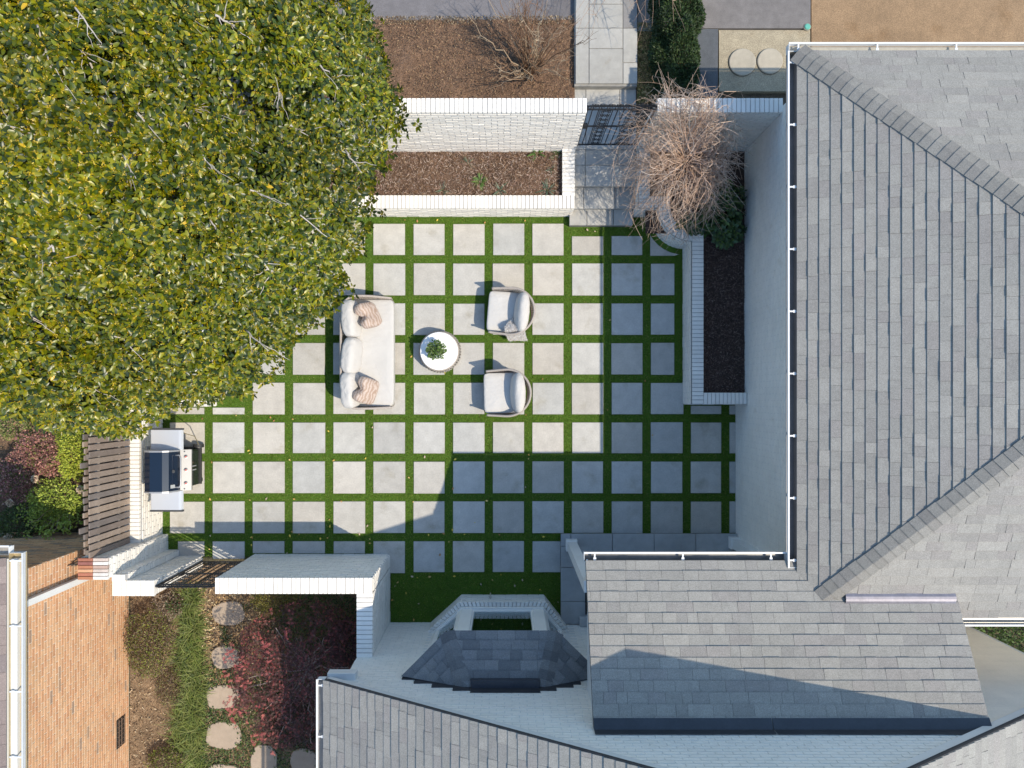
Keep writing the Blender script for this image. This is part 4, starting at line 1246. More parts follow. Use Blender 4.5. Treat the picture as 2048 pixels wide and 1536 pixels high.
# lid: swept profile
pr = [(-6.33, .90), (-6.34, 1.0), (-6.27, 1.16), (-6.16, 1.20), (-5.95, 1.19), (-5.86, 1.14), (-5.78, .98), (-5.775, .90)]
def sweep(name, prof, ya, yb, col, m, cap=True, smooth=False):
    n = len(prof)
    mb = MB().add([(x, ya, z) for x, z in prof] + [(x, yb, z) for x, z in prof], [(i, i + 1, n + i + 1, n + i) for i in range(n - 1)] + ([tuple(range(n - 1, -1, -1)), tuple(range(n, 2 * n))] if cap else []), col)
    return mb.build(name, m, root, smooth=smooth)
sweep('lid', pr, ys_ + .022, yn - .022, (.010, .018, .035), M_ENAMEL)
for (a, b) in ((ys_ - .004, ys_ + .021), (yn - .021, yn + .004)):
    sweep('lid_end', [(x + (.004 if x > -6 else -.004), z + .004) for x, z in pr], a, b, SL, M_STEEL)
ha = [(-5.80, ys_ + .08, 1.03), (-5.72, ys_ + .085, 1.04), (-5.70, ys_ + .12, 1.04), (-5.70, yn - .12, 1.04), (-5.72, yn - .085, 1.04), (-5.80, yn - .08, 1.03)]
MB().tube(ha, .013, 10, SL).build('lid_handle', M_STEEL, root, smooth=True)
MB().add([(-5.838, ys_ + .07, 1.12), (-5.838, ys_ + .13, 1.12), (-5.80, ys_ + .13, 1.04), (-5.80, ys_ + .07, 1.04)], [(0, 3, 2, 1)], (.6, .6, .58)).build('badge', M_STEEL, root)
MB().lathe((-5.812, (yn + ys_) / 2, 1.07), [(.03, 0), (.03, .008), (.002, .01)], 16, (.06, .06, .06)).build('thermometer', M_RUBBER, root)
for (a, b, out) in ((-.56, yn - .0, 1), (ys_ + .0, -2.01, -1)):
    ya, yb2 = (b, a) if out > 0 else (b, a)
    prof = [(-6.31, .875), (-6.29, .895), (-5.80, .90), (-5.755, .895), (-5.735, .86)]
    lo, hi = min(a, b), max(a, b)
    sweep('side_shelf', prof, lo, hi, (.74, .75, .77), M_STEEL, cap=False)
    yy = a if out > 0 else b
    MB().obox((-6.02, yy, .872), (.29, 0, 0), (0, .016, 0), (0, 0, .028), (.05, .052, .056)).build('shelf_end', M_RUBBER, root)
    MB().box(-6.28, -5.77, lo, hi, .85, .872, (.2, .2, .2)).build('shelf_frame', M_RUBBER, root)
# rear lip
MB().box(-6.37, -6.345, ys_ + .1, yn + .06, .84, .89, (.3, .3, .3)).build('rail', M_STEEL, root)
for (yy, r, nm) in ((yn + .02, .095, 'wheel'), (ys_ + .10, .055, 'castor')):
    def whl(x):
        w = MB().tube([(x, yy - .03, r + .024), (x, yy - .028, r + .024), (x, yy + .028, r + .024), (x, yy + .03, r + .024)], r, 20, (.025, .025, .027)).build(nm, M_RUBBER, root)
        MB().tube([(x, yy - .035, r + .024), (x, yy + .035, r + .024)], r * .62, 14, (.35, .34, .34)).build('hub', M_STEEL, w)
    whl(-5.80); whl(-6.2)
MB().box(-6.28, -5.74, ys_ + .03, yn + .0, .11, .16, (.03, .03, .03), .01).build('base_frame', M_RUBBER, root)
MB().tube([(-5.75, yn + .3, .85), (-5.70, yn + .22, .5), (-5.74, yn + .05, .25)], .008, 6, (.2, .17, .1)).build('gas_hose', M_RUBBER, root)

# ================================================================== MAGNOLIA
def seg(p, q, n=6, w=.08, seed=0):
    p, q = Vector(p), Vector(q)
    L = (q - p).length
    return [p.lerp(q, i / n) + Vector((mnoise.noise((i * .7, seed, 1)), mnoise.noise((i * .7, seed, 5)), mnoise.noise((i * .7, seed, 9)))) * w * L * (math.sin(math.pi * i / n)) for i in range(n + 1)]
mag = empty('magnolia_tree', (-6.0, 3.6, .3), 'large glossy evergreen magnolia filling the upper left, over the patio', 'tree')
OUT = [(-220, -260), (735, -260), (737, 0), (752, 60), (780, 150), (804, 235), (808, 262), (786, 300), (772, 345), (745, 395), (738, 450), (725, 500), (690, 575), (672, 640), (640, 655), (594, 690), (578, 740), (520, 790), (475, 802), (430, 804), (378, 822), (322, 846), (304, 872), (255, 872), (200, 855), (150, 868), (90, 845), (40, 828), (0, 826), (-220, 820)]
ZE = 2.5
PL = np.array([W(u, v, ZE) for u, v in OUT])
def edge_dist(x, y):
    d = np.full(len(x), 1e9); ins = np.zeros(len(x), bool)
    for i in range(len(PL)):
        a, b = PL[i], PL[(i + 1) % len(PL)]
        ab = b - a; t = np.clip(((x - a[0]) * ab[0] + (y - a[1]) * ab[1]) / (ab @ ab), 0, 1)
        if not (a[0] < -7.5 and b[0] < -7.5) and not (a[1] > 8 and b[1] > 8):
            d = np.minimum(d, np.hypot(x - a[0] - t * ab[0], y - a[1] - t * ab[1]))
        cond = (a[1] > y) != (b[1] > y)
        with np.errstate(divide='ignore', invalid='ignore'):
            xi = (b[0] - a[0]) * (y - a[1]) / (b[1] - a[1]) + a[0]
        ins ^= cond & (x < xi)
    return d, ins
def crown_z(x, y, d):
    t = np.clip(d / 4.2, 0, 1)
    z = ZE - .25 + 3.9 * np.sqrt(1 - (1 - t) ** 2)
    lump = np.array([mnoise.fractal((a * .9, b * .9, 2.5), 1, 2, 3) * .55 + mnoise.noise((a * 2.6, b * 2.6, 7)) * .34 + mnoise.noise((a * 6, b * 6, 2)) * .10 for a, b in zip(x, y)])
    return z + lump * (.35 + .65 * np.clip(d / .8, 0, 1))
n = 58000
X = rng.uniform(-9.0, -1.2, n); Y = rng.uniform(-.7, 7.8, n)
d, ins = edge_dist(X, Y)
keep = ins & (d > 0.02)
X, Y, d = X[keep], Y[keep], d[keep]
Z0 = crown_z(X, Y, d)
e_ = .12
dx, _i = edge_dist(X + e_, Y); dy, _i = edge_dist(X, Y + e_)
zx, zy = crown_z(X + e_, Y, np.where(_i, dx, dx)), crown_z(X, Y + e_, dy)
NR = np.stack([-(zx - Z0) / e_, -(zy - Z0) / e_, np.ones(len(X))], 1)
NR = np.clip(NR, -1.6, 1.6); NR /= np.linalg.norm(NR, axis=1, keepdims=True)
gapn = np.array([mnoise.noise((a * 1.5 + 40, b * 1.5, 3)) for a, b in zip(X, Y)])
depth = rng.choice([0, .12, .28, .6, 1.0], len(X), p=[.40, .25, .17, .11, .07]) * rng.uniform(.7, 1.3, len(X))
drop = (gapn > .36) & (depth < .5) & (rng.uniform(size=len(X)) < .85)
depth = np.where(drop, depth + .7, depth) * np.clip(d / .45, .3, 1)
RC = np.stack([X, Y, Z0], 1) - NR * depth[:, None]
RC[:, 2] = np.maximum(RC[:, 2], .9)
fr = np.array([inview(p, 130) for p in RC])
RC, NR, depth = RC[fr], NR[fr], depth[fr]
# leaves of every rosette
nl = rng.integers(5, 9, len(RC))
idx = np.repeat(np.arange(len(RC)), nl)
kk = np.concatenate([np.arange(a) for a in nl])
ax = NR * .7 + np.array([0.15, -.1, .55]) + rng.normal(size=NR.shape) * .28
ax /= np.linalg.norm(ax, axis=1, keepdims=True)
t1 = np.cross(ax, np.array([.3, .9, .1])); t1 /= np.linalg.norm(t1, axis=1, keepdims=True); t2 = np.cross(ax, t1)
ph0 = rng.uniform(0, 6.28, len(RC))
ang = ph0[idx] + kk * 2.4 + rng.normal(size=len(idx)) * .2
el = rng.uniform(.05, .8, len(idx))
D = (t1[idx] * np.cos(ang)[:, None] + t2[idx] * np.sin(ang)[:, None]) * np.cos(el)[:, None] + ax[idx] * np.sin(el)[:, None]
P = RC[idx] + ax[idx] * (rng.uniform(-.05, .03, len(idx)))[:, None]
LS = rng.uniform(.058, .122, len(idx))
pal = np.array([(.070, .092, .004), (.034, .056, .005), (.104, .124, .004), (.018, .034, .006), (.150, .156, .005)])
col = pal[rng.integers(0, 5, len(idx))] * rng.uniform(.75, 1.3, (len(idx), 1))
# tone varies from one limb to the next
tone = np.array([mnoise.noise((p[0] * .8, p[1] * .8, 11)) for p in RC])[idx]
col = col * (1 + .35 * tone[:, None])
col = col * (1 + np.clip((-P[:, :1] - 3.5) * .08, -.12, .28) * np.array([1.2, .8, 0]))     # leaves turn yellower and lighter towards the left of the crown
yel = rng.uniform(size=len(idx)) < .0012
col[yel] = np.array([.50, .34, .03])
Rm = frames(D, ax[idx] + rng.normal(size=D.shape) * .15)
ord_ = np.argsort(-(P[:, 2] + np.where(depth[idx] < .05, 5, 0) + np.where([inview(p, -20) for p in P], 20, 0)))
big, rest = ord_[:300], ord_[300:]
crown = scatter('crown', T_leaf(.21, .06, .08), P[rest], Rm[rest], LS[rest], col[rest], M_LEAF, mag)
TL = T_leaf(.21, .06, .08)
for i in big:
    V, F, C = scatter_arrays(TL, P[i:i + 1], Rm[i:i + 1], LS[i:i + 1], col[i:i + 1])
    np_mesh('leaf', V, F, C, M_LEAF, crown)
# yellow new buds at the rosette hearts
ob = np.where(depth < .35)[0]; ob = np.repeat(ob, 4); nb2 = len(ob)
Db = ax[ob] + rng.normal(size=(nb2, 3)) * .9
scatter('buds', T_small(.16), RC[ob] + ax[ob] * .025 + rng.normal(size=(nb2, 3)) * .012, frames(Db, rng.normal(size=(nb2, 3))), rng.uniform(.02, .042, nb2), np.array([(.62, .46, .05), (.52, .40, .06), (.66, .50, .10)])[rng.integers(0, 3, nb2)] * rng.uniform(.7, 1.2, (nb2, 1)), M_FOLI, mag)
# trunk and limbs
m = MB()
trunk = seg((-6.0, 3.6, .3), (-5.9, 3.7, 3.0), 6, .05, 3)
m.tube(trunk, .2, 10, (.26, .23, .20), .13)
m.build('trunk', M_BARK, mag, smooth=True)
lm = MB()
tops = RC[(depth < .2)]
sel = tops[rng.choice(len(tops), 46, replace=False)]
for k, q in enumerate(sel):
    st = Vector(trunk[random.randint(3, 6)])
    lm.tube(seg(st, Vector(q) - Vector((0, 0, .15)), 8, .12, k), .045, 6, jit((.30, .26, .22), .15), .012)
lm.build('limbs', M_BARK, mag, smooth=True)
def bare(u, v, u2, v2, sub=3, r=.016):
    """a bare grey branch lying in the outer crown between two observed points"""
    def top(u, v):
        z = 4.0
        for _ in range(8):
            x, y = W(u, v, z)
            dd, ii = edge_dist(np.array([x]), np.array([y]))
            z = float(crown_z(np.array([x]), np.array([y]), dd)[0]) if ii[0] else ZE
        return Vector((*W(u, v, z + .06), z + .06))
    a, b = top(u, v), top(u2, v2)
    pts = seg(a, b - Vector((0, 0, .12)), 6, .1, u)
    c = jit((.44, .39, .345), .12)
    bm_ = MB()
    bm_.tube(pts, r, 5, c, r * .4)
    for k in range(sub):
        p = pts[random.randint(1, 4)]
        dv = (b - a) * random.uniform(.3, .6)
        dv = Vector((dv.x + random.uniform(-.25, .25), dv.y + random.uniform(-.25, .25), random.uniform(-.1, .1)))
        bm_.tube(seg(p, p + dv, 4, .12, k + v), r * .55, 4, c, r * .2)
    bm_.build('bare_branch', M_BARK, mag, smooth=True)
for b_ in [(75, 50, 95, 150), (95, 55, 180, 115), (180, 125, 215, 205), (340, 190, 490, 242), (345, 195, 480, 282), (340, 190, 368, 250), (535, 110, 560, 205), (0, 248, 95, 270), (60, 340, 85, 400), (105, 490, 60, 510), (105, 492, 100, 530),
           (405, 310, 440, 370), (270, 220, 300, 260), (600, 430, 650, 470), (385, 120, 400, 160), (150, 15, 190, 75), (360, 150, 440, 148), (245, 310, 260, 350), (430, 30, 470, 45), (520, 520, 560, 560), (420, 440, 440, 480), (30, 620, 90, 650), (210, 660, 260, 690), (345, 0, 360, 30), (690, 300, 720, 340), (580, 250, 640, 280), (640, 130, 680, 165), (500, 380, 560, 400), (160, 760, 200, 790), (490, 660, 530, 700)]:
    bare(*b_, sub=random.randint(2, 5), r=random.uniform(.009, .017))
# ================================================================== WEEPING TREE
wx, wy_ = 2.93, 3.86
root = empty('weeping_tree', (wx, wy_, .5), 'bare weeping tree, a dense mop of tan twigs above the rounded planter', 'tree')
m = MB()
m.tube(seg((wx, wy_, .45), (wx - .02, wy_ + .02, 1.75), 6, .08, 2), .055, 8, (.20, .15, .12), .045)
m.build('trunk', M_BARK, root, smooth=True)
TW = [(.55, .38, .27), (.50, .36, .28), (.60, .44, .33), (.36, .25, .19), (.54, .36, .25), (.58, .47, .39)]
tw = MB()
for k in range(400):
    a = random.uniform(0, 2 * math.pi)
    out = random.uniform(.35, 1.0) ** .7
    sx, sy = math.cos(a), math.sin(a)
    reach = (.92 + .30 * max(0, -sy) + .42 * max(0, sy) + .10 * (sx < 0)) * out
    if sx > .5: reach *= .86
    z0 = random.uniform(1.6, 2.1); zp = random.uniform(1.95, 2.5) - .2 * out + .45 * max(0, sy)
    ze = zp - random.uniform(.35, 1.15) * out - .2 * max(0, -sy)
    pts = []
    curl = random.uniform(-.9, .9); n_ = 10
    st = random.uniform(0, .55) ** 1.2
    for i in range(n_ + 1):
        t = i / n_
        rr = st + (reach - st) * (t ** .8)
        z = z0 + (zp - z0) * math.sin(min(1, t / .5) * math.pi / 2) if t < .5 else zp + (ze - zp) * ((t - .5) / .5) ** 1.6
        aa = a + curl * t * t + .12 * mnoise.noise((k * 3.1, t * 4, 0))
        pts.append((wx + rr * math.cos(aa) + .15 * mnoise.noise((t * 4, k * 1.7, 3)), wy_ + rr * math.sin(aa) + .15 * mnoise.noise((t * 4, k * 1.7, 8)), z + .10 * mnoise.noise((t * 4, k * 1.3, 5))))
    c = jit(random.choice(TW), .15)
    tw.tube(pts, random.uniform(.0038, .0068), 3, c, .002, cap=False)
    for s_ in range(random.randint(3, 6)):
        i = random.randint(1, n_ - 1)
        p = Vector(pts[i]); dv = (Vector(pts[min(n_, i + 1)]) - Vector(pts[i - 1])).normalized()
        L = random.uniform(.12, .32)
        side_ = Vector((random.uniform(-1, 1), random.uniform(-1, 1), random.uniform(-.2, .5))) * 1.25
        q = [p]
        for j in range(1, 5):
            q.append(p + (dv + side_ * (j / 4)) * L * j / 4 + Vector((0, 0, -.10 * (j / 4) ** 2)))
        tw.tube(q, .0027, 3, jit(random.choice(TW), .15), .0018, cap=False)
tw.build('twigs', M_TWIG, root, kind='stuff')

# bare shrub in the mulch bed
bx_, by_ = W(1058, 150, NZ)
root = empty('bare_shrub', (bx_, by_, NZ), 'leafless brown shrub with fanning stems in the mulch bed', 'shrub')
sm = MB(); sm2 = MB()
for k in range(52):
    a = random.uniform(0, 2 * math.pi); sp = random.uniform(.15, 1.0)
    hgt = random.uniform(.8, 2.1) * (1.1 - .35 * sp)
    base = Vector((bx_ + random.uniform(-.09, .09), by_ + random.uniform(-.06, .08), NZ - .02))
    tip = base + Vector((math.cos(a) * sp * 1.05 - .05, math.sin(a) * sp * .95 + .15, hgt))
    pts = seg(base, tip, 8, .10, k * 2.7)
    c = jit(random.choice([(.22, .12, .07), (.16, .09, .05), (.27, .16, .09), (.40, .30, .2)]), .15)
    r0 = random.choice((.017, .013, .010, .007))
    sm.tube(pts, r0, 5, c, .0025)
    for s_ in range(random.randint(2, 4)):
        i = random.randint(4, 7)
        p = pts[i]
        dv = (pts[min(8, i + 1)] - pts[i - 1]).normalized() * .6 + Vector((random.uniform(-1, 1), random.uniform(-1, 1), random.uniform(-.1, .7))) * .7
        L = random.uniform(.2, .6)
        q = seg(p, p + dv * L, 4, .15, s_ + k)
        sm2.tube(q, .0045, 3, jit(c, .15), .0018, cap=False)
        for w_ in range(2):
            pp = q[random.randint(1, 3)]
            sm2.tube([pp, pp + Vector((random.uniform(-1, 1), random.uniform(-1, 1), random.uniform(-.2, .6))) * .16], .003, 3, jit(c, .15), .0015, cap=False)
sm.build('stems', M_TWIG, root, smooth=True)
sm2.build('twigs', M_TWIG, root, kind='stuff')
# overhanging bare twigs of a tree whose trunk stands beyond the top edge
root = empty('bare_tree', (2.1, 7.6, NZ), 'bare thin twigs reaching in over the walk at the top edge', 'tree')
sm = MB()
sm.tube(seg((2.45, 8.3, NZ), (2.3, 8.0, 3.0), 5, .05, 1), .05, 7, (.2, .15, .12), .03)
sm.build('trunk', M_BARK, root)
sm = MB()
for k in range(34):
    st = Vector((2.3, 8.0, random.uniform(1.8, 3.0)))
    en = Vector((random.uniform(1.1, 3.0), random.uniform(6.0, 7.6), random.uniform(1.2, 2.6)))
    p = seg(st, en, 6, .14, k)
    c = jit((.36, .24, .17), .2)
    sm.tube(p, .008, 3, c, .002, cap=False)
    for j in range(4):
        q = p[random.randint(2, 5)]
        sm.tube(seg(q, q + Vector((random.uniform(-.4, .4), random.uniform(-.5, .2), random.uniform(-.3, .2))), 3, .15, j + k), .004, 3, c, .0015, cap=False)
sm.build('twigs', M_TWIG, root, kind='stuff')

# ================================================================== HEDGE AND BUSHES BY THE WALK
def bush(name, label, c, rad, n, size, cols, T=None, m=None, stems=0, amp=.25, shell=.5, zmin=-.3, cat='shrub', group=None, out=.7, seed=0, bright=(.6, 1.3), stemc=(.2, .14, .1), gz=0.0):
    root = empty(name, (c[0], c[1], gz), label, cat, group)
    leaf_cloud('foliage', T if T is not None else T_small(), c, rad, n, size, cols, m or M_FOLI, root, zmin=zmin, amp=amp, shell=shell, out=out, seed=seed, bright=bright)
    sm = MB()
    for k in range(max(3, stems)):
        d = rand_dirs(1, .0, 1)[0]
        tip = Vector(c) + Vector(d * np.array(rad)) * random.uniform(.7, 1.0)
        sm.tube(seg((c[0] + random.uniform(-.05, .05), c[1] + random.uniform(-.05, .05), gz), tip, 5, .1, k), .009, 4, jit(stemc, .2), .003, cap=False)
    sm.build('stems', M_TWIG, root)
    return root
DG = [(.030, .060, .018), (.022, .045, .015), (.042, .078, .02), (.055, .09, .025)]
hx, hy = W(1338, 120, 1.0)
root = empty('conifer_hedge', (hx, hy, NZ), 'dark green conifer hedge between the walk and the slate slab', 'hedge')
n = 42000
P = np.zeros((n, 3)); 
tt = rng.uniform(0, 1, n)
yy = 5.35 + tt * 3.2
wd = .40 * (1 - .25 * np.abs(tt - .5))
aa = rng.uniform(0, math.pi, n)
k = np.array([mnoise.noise((a * 1.5, b * 2.6, 4)) for a, b in zip(aa, yy)])
rr = (1 + .35 * k) * (1 - .3 * rng.uniform(0, 1, n) ** 2)
P[:, 0] = 3.02 + wd * np.cos(aa) * rr; P[:, 1] = yy; P[:, 2] = NZ + .05 + (.62 + .25 * tt) * np.sin(aa) ** .6 * rr
nd = np.stack([np.cos(aa), rng.normal(size=n) * .3, np.sin(aa)], 1)
D = nd + rng.normal(size=(n, 3)) * .6
col = np.array(DG)[rng.integers(0, 4, n)] * rng.uniform(.6, 1.35, (n, 1))
scatter('foliage', T_small(.22), P, frames(D, nd + rng.normal(size=(n, 3)) * .4), rng.uniform(.03, .065, n), col, M_FOLI, root)
m = MB()
for yk in (5.8, 6.6, 7.4, 8.1): m.tube([(3.02, yk, NZ - .1), (3.02, yk, 1.0)], .04, 6, (.15, .1, .07), .02)
m.build('trunks', M_BARK, root)
# ivy strip behind the wall by the wing
n = 5000
P = np.stack([rng.uniform(3.0, 4.3, n), rng.uniform(4.78, 5.25, n), NZ + rng.uniform(0, .14, n)], 1)
o = scatter('ivy_strip', T_small(.4), P, frames(rng.normal(size=(n, 3)) * [1, 1, .4], np.array([0, 0, 1]) + rng.normal(size=(n, 3)) * .3), rng.uniform(.03, .06, n), np.array(DG)[rng.integers(0, 4, n)] * rng.uniform(.6, 1.3, (n, 1)), M_FOLI)
tag(o, 'dark ivy strip behind the white wall at the aggregate pad', 'ivy')

def rosettes(name, centers, axes, size, cols, T, m, parent, nl=(6, 9), el=(.1, .8), bright=(.7, 1.3)):
    nlv = rng.integers(*nl, len(centers)); idx = np.repeat(np.arange(len(centers)), nlv); kk = np.concatenate([np.arange(a) for a in nlv])
    ax = axes / np.linalg.norm(axes, axis=1, keepdims=True)
    t1 = np.cross(ax, np.array([.31, .9, .13])); t1 /= np.linalg.norm(t1, axis=1, keepdims=True); t2 = np.cross(ax, t1)
    ang = rng.uniform(0, 6.28, len(centers))[idx] + kk * 2.4
    e = rng.uniform(*el, len(idx))
    D = (t1[idx] * np.cos(ang)[:, None] + t2[idx] * np.sin(ang)[:, None]) * np.cos(e)[:, None] + ax[idx] * np.sin(e)[:, None]
    col = np.array(cols)[rng.integers(0, len(cols), len(idx))] * rng.uniform(*bright, (len(idx), 1))
    return scatter(name, T, centers[idx], frames(D, ax[idx]), rng.uniform(*size, len(idx)), col, m, parent)
M_GLOSSY = mat('glossy_leaf', .35, [(4, .15)], transl=.12)
# broad leaved evergreens in the side planter
for (u, v, rad, nn_, lab) in ((1448, 405, (.36, .42, .42), 150, 'dark broad leaved evergreen below the weeping tree, against the wing wall'), (1396, 446, (.30, .16, .22), 70, 'low dark evergreen leaves at the rounded planter corner'), (1462, 458, (.27, .27, .2), 70, 'dark leaved shrub at the end of the bark mulch by the wing')):
    x, y = W(u, v, .8)
    root = empty('evergreen_shrub', (x, y, .5), lab, 'shrub')
    P, d = blob_points(nn_, (x, y, .62), rad, .0, .2, .5, u)
    keep = (P[:, 0] < 4.30)
    P, d = P[keep], d[keep]
    rosettes('foliage', P, d + np.array([0, 0, .7]), (.07, .13), [(.035, .075, .022), (.028, .06, .02), (.05, .10, .025), (.09, .15, .03)], T_leaf(.2, .04, .08, False), M_GLOSSY, root)
    m = MB()
    for k in range(6): m.tube([(x, y, .45), tuple(P[k * 5] - np.array([0, 0, .03]))], .01, 4, (.14, .1, .07), .005)
    m.build('stems', M_TWIG, root)
# vine bits on the wall
root = empty('climbing_vine', (3.75, 4.5, .9), 'thin bare vine on the white wall right of the weeping tree', 'vine')
m = MB()
for k in range(7):
    p = Vector((3.62 + random.uniform(-.1, .1), 4.495, .6)); pts = [p]
    for i in range(9):
        p = p + Vector((random.uniform(-.07, .08), random.uniform(-.004, .0), random.uniform(.04, .15))); p.y = 4.49; pts.append(p)
    m.tube(pts, .005, 4, (.13, .085, .07), .002)
m.build('stems', M_TWIG, root)

# small plants in the long planter
def strap_plant(name, label, x, y, z, n, L, cols, up=.6, w=.03, group=None, cat='plant'):
    root = empty(name, (x, y, z), label, cat, group)
    a = rng.uniform(0, 6.28, n); e = rng.uniform(.25, 1.2, n) * up / .6
    D = np.stack([np.cos(a) * np.cos(e), np.sin(a) * np.cos(e), np.sin(e)], 1)
    P = np.array([x, y, z]) + np.stack([np.cos(a) * .01, np.sin(a) * .01, np.zeros(n)], 1)
    col = np.array(cols)[rng.integers(0, len(cols), n)] * rng.uniform(.7, 1.3, (n, 1))
    scatter('leaves', T_blade(5, w, .8), P, frames(D, np.tile([0, 0, 1.0], (n, 1)) + D * .001), rng.uniform(L * .7, L * 1.2, n), col, M_FOLI, root)
    MB().lathe((x, y, z - .02), [(.012, 0), (.02, .02), (.008, .045)], 8, (.12, .16, .05)).build('crown', M_FOLI, root)
    return root
GR = [(.10, .20, .035), (.15, .26, .05), (.08, .15, .03)]
BG = [(.14, .20, .13), (.18, .25, .17), (.10, .15, .09)]
for (u, v, n_, L, cols, lab, w_) in [(960, 361, 60, .15, GR, 'bright green spiky tuft in the middle of the long planter', .055), (1095, 378, 16, .22, BG, 'grey green strappy bulb leaves at the planter corner', .05), (1000, 378, 12, .18, BG, 'faint grey green shoots right of the spiky tuft', .05), (935, 325, 9, .15, BG, 'small grey green shoot above the spiky tuft', .05), (885, 378, 10, .17, BG, 'small grey green shoots left of the spiky tuft', .05), (1075, 305, 14, .2, [(.12, .24, .03), (.09, .18, .03)], 'fresh green leaves at the foot of the white wall', .08), (1112, 306, 16, .17, [(.06, .12, .03), (.09, .16, .04)], 'dark green leaves where the white wall meets the steps', .07), (1103, 337, 6, .14, BG, 'thin green shoot by the planter end wall', .05)]:
    x, y = W(u, v, .55)
    strap_plant('tufted_plant', lab, x, y, .49, n_, L, cols, w=w_)

# ================================================================== SOUTH GARDEN
bumpy('garden_bed', -7.17, -2.46, -8.5, yg - .2, -.02, .03, .07, M_SOIL, (.26, .175, .105), 12)
tag(chips('garden_litter', -7.15, -4.2, -8.0, -3.25, -.0, 9000, (.012, .045), [(.34, .24, .13), (.22, .14, .08), (.46, .36, .24), (.14, .09, .05)], lift=.03), 'dry brown litter on the bed beside the brick house', 'leaf litter')
def yl(v): return W(0, v)[1]
def xl(u): return W(u, 0)[0]
# stepping stones
stones = [(458, 1228, 33, 23, 'first', 'oval'), (452, 1315, 30, 23, 'second', 'rounded'), (446, 1394, 32, 23, 'third', 'square'), (446, 1470, 34, 27, 'fourth', 'wide rounded'), (527, 1521, 25, 32, 'fifth', 'upright oval'), (606, 1526, 26, 30, 'sixth', 'last oval'), (448, 1548, 36, 18, 'side', 'cut off')]
for i, (u, v, a, b, o_, shp) in enumerate(stones):
    x, y = W(u, v, .04)
    poly = []
    sq = .55 if shp == 'square' else .8
    for k in range(22):
        t = 2 * math.pi * k / 22
        cx_, sy_ = math.cos(t), math.sin(t)
        r_ = 1 + .22 * mnoise.noise((cx_ * 1.2 + i * 5, sy_ * 1.2, i)) + .05 * mnoise.noise((cx_ * 4 + i * 5, sy_ * 4, i))
        poly.append((x + math.copysign(abs(cx_) ** sq, cx_) * a / PPM * r_, y + math.copysign(abs(sy_) ** sq, sy_) * b / PPM * r_))
    lab = f'{o_} flat stepping stone from the lower gate, {shp}' if o_ != 'side' else 'stepping stone cut by the lower picture edge below the fourth'
    e = empty('stepping_stone', (x, y, 0), lab, 'stepping stone', 'flagstones of the garden path')
    MB().prism(poly, -.05, .045, jit((.37, .295, .225), .06), .01).build('stone', M_STONE, e)
SP = [(W(u, v)[0], W(u, v)[1], a / PPM * .95, b / PPM * .95) for u, v, a, b, _, _ in stones]
def off_stones(x, y): return all(((x - s[0]) / s[2]) ** 2 + ((y - s[1]) / s[3]) ** 2 > 1 for s in SP)
tag(chips('golden_leaf_litter', xl(400), xl(560), yl(1370), yl(1170), .02, 1900, (.02, .05), [(.50, .34, .16), (.44, .28, .12), (.56, .44, .26), (.34, .2, .09), (.28, .19, .1)], lift=.04, tilt=.35, test=lambda x, y: off_stones(x, y) or random.random() < .12), 'golden fallen leaves around the first stepping stones', 'leaf litter')
# ground cover
n = 20000
P = np.stack([rng.uniform(xl(400), -2.75, n), rng.uniform(-7.6, yl(1180), n), rng.uniform(.0, .07, n)], 1)
u_, v_ = U0 + P[:, 0] * PPM, V0 - P[:, 1] * PPM
dens = np.array([mnoise.noise((a * 2.2, b * 2.2, 6)) for a, b in P[:, :2]])
keep = np.array([off_stones(a, b) for a, b in P[:, :2]]) & ((v_ > 1330) | (dens > .12) | (u_ > 560))
P = P[keep]; n = len(P)
CG = [(.055, .095, .022), (.075, .125, .028), (.04, .07, .02), (.11, .14, .03)]
o = scatter('ground_cover', T_small(.38), P, frames(rng.normal(size=(n, 3)) * [1, 1, .45], np.array([0, 0, 1]) + rng.normal(size=(n, 3)) * .35), rng.uniform(.025, .05, n), np.array(CG)[rng.integers(0, 4, n)] * rng.uniform(.6, 1.35, (n, 1)), M_FOLI)
tag(o, 'low green ground cover between the stepping stones', 'ground cover')
# liriope strip: clumps
k = 0
ORD = 'first second third fourth fifth sixth seventh eighth ninth tenth eleventh twelfth thirteenth fourteenth fifteenth sixteenth last'.split()
for (u, v) in [(382, 1195), (372, 1222), (385, 1250), (378, 1278), (392, 1300), (372, 1318), (395, 1335), (380, 1360), (398, 1378), (376, 1398), (392, 1420), (368, 1440), (388, 1462), (366, 1482), (384, 1502), (362, 1525), (392, 1535)]:
    x, y = W(u + random.uniform(-5, 5), v)
    k += 1
    e = empty('grass_clump', (x, y, 0), f'arching border grass clump, {ORD[k - 1]} from the lower gate along the strip', 'grass', 'border grass clumps')
    n = 260
    a = rng.uniform(0, 6.28, n); el_ = rng.uniform(.35, 1.25, n)
    D = np.stack([np.cos(a) * np.cos(el_) + .15, np.sin(a) * np.cos(el_), np.sin(el_)], 1)
    PP = np.array([x, y, 0]) + np.stack([rng.normal(size=n) * .07, rng.normal(size=n) * .07, np.zeros(n)], 1)
    col = np.array([(.16, .21, .036), (.21, .25, .055), (.10, .145, .03), (.27, .29, .085)])[rng.integers(0, 4, n)] * rng.uniform(.65, 1.3, (n, 1))
    scatter('blades', T_blade(4, .017, 1.0), PP, frames(D, np.tile([0, 0, 1.0], (n, 1))), rng.uniform(.2, .42, n), col, M_FOLI, e)
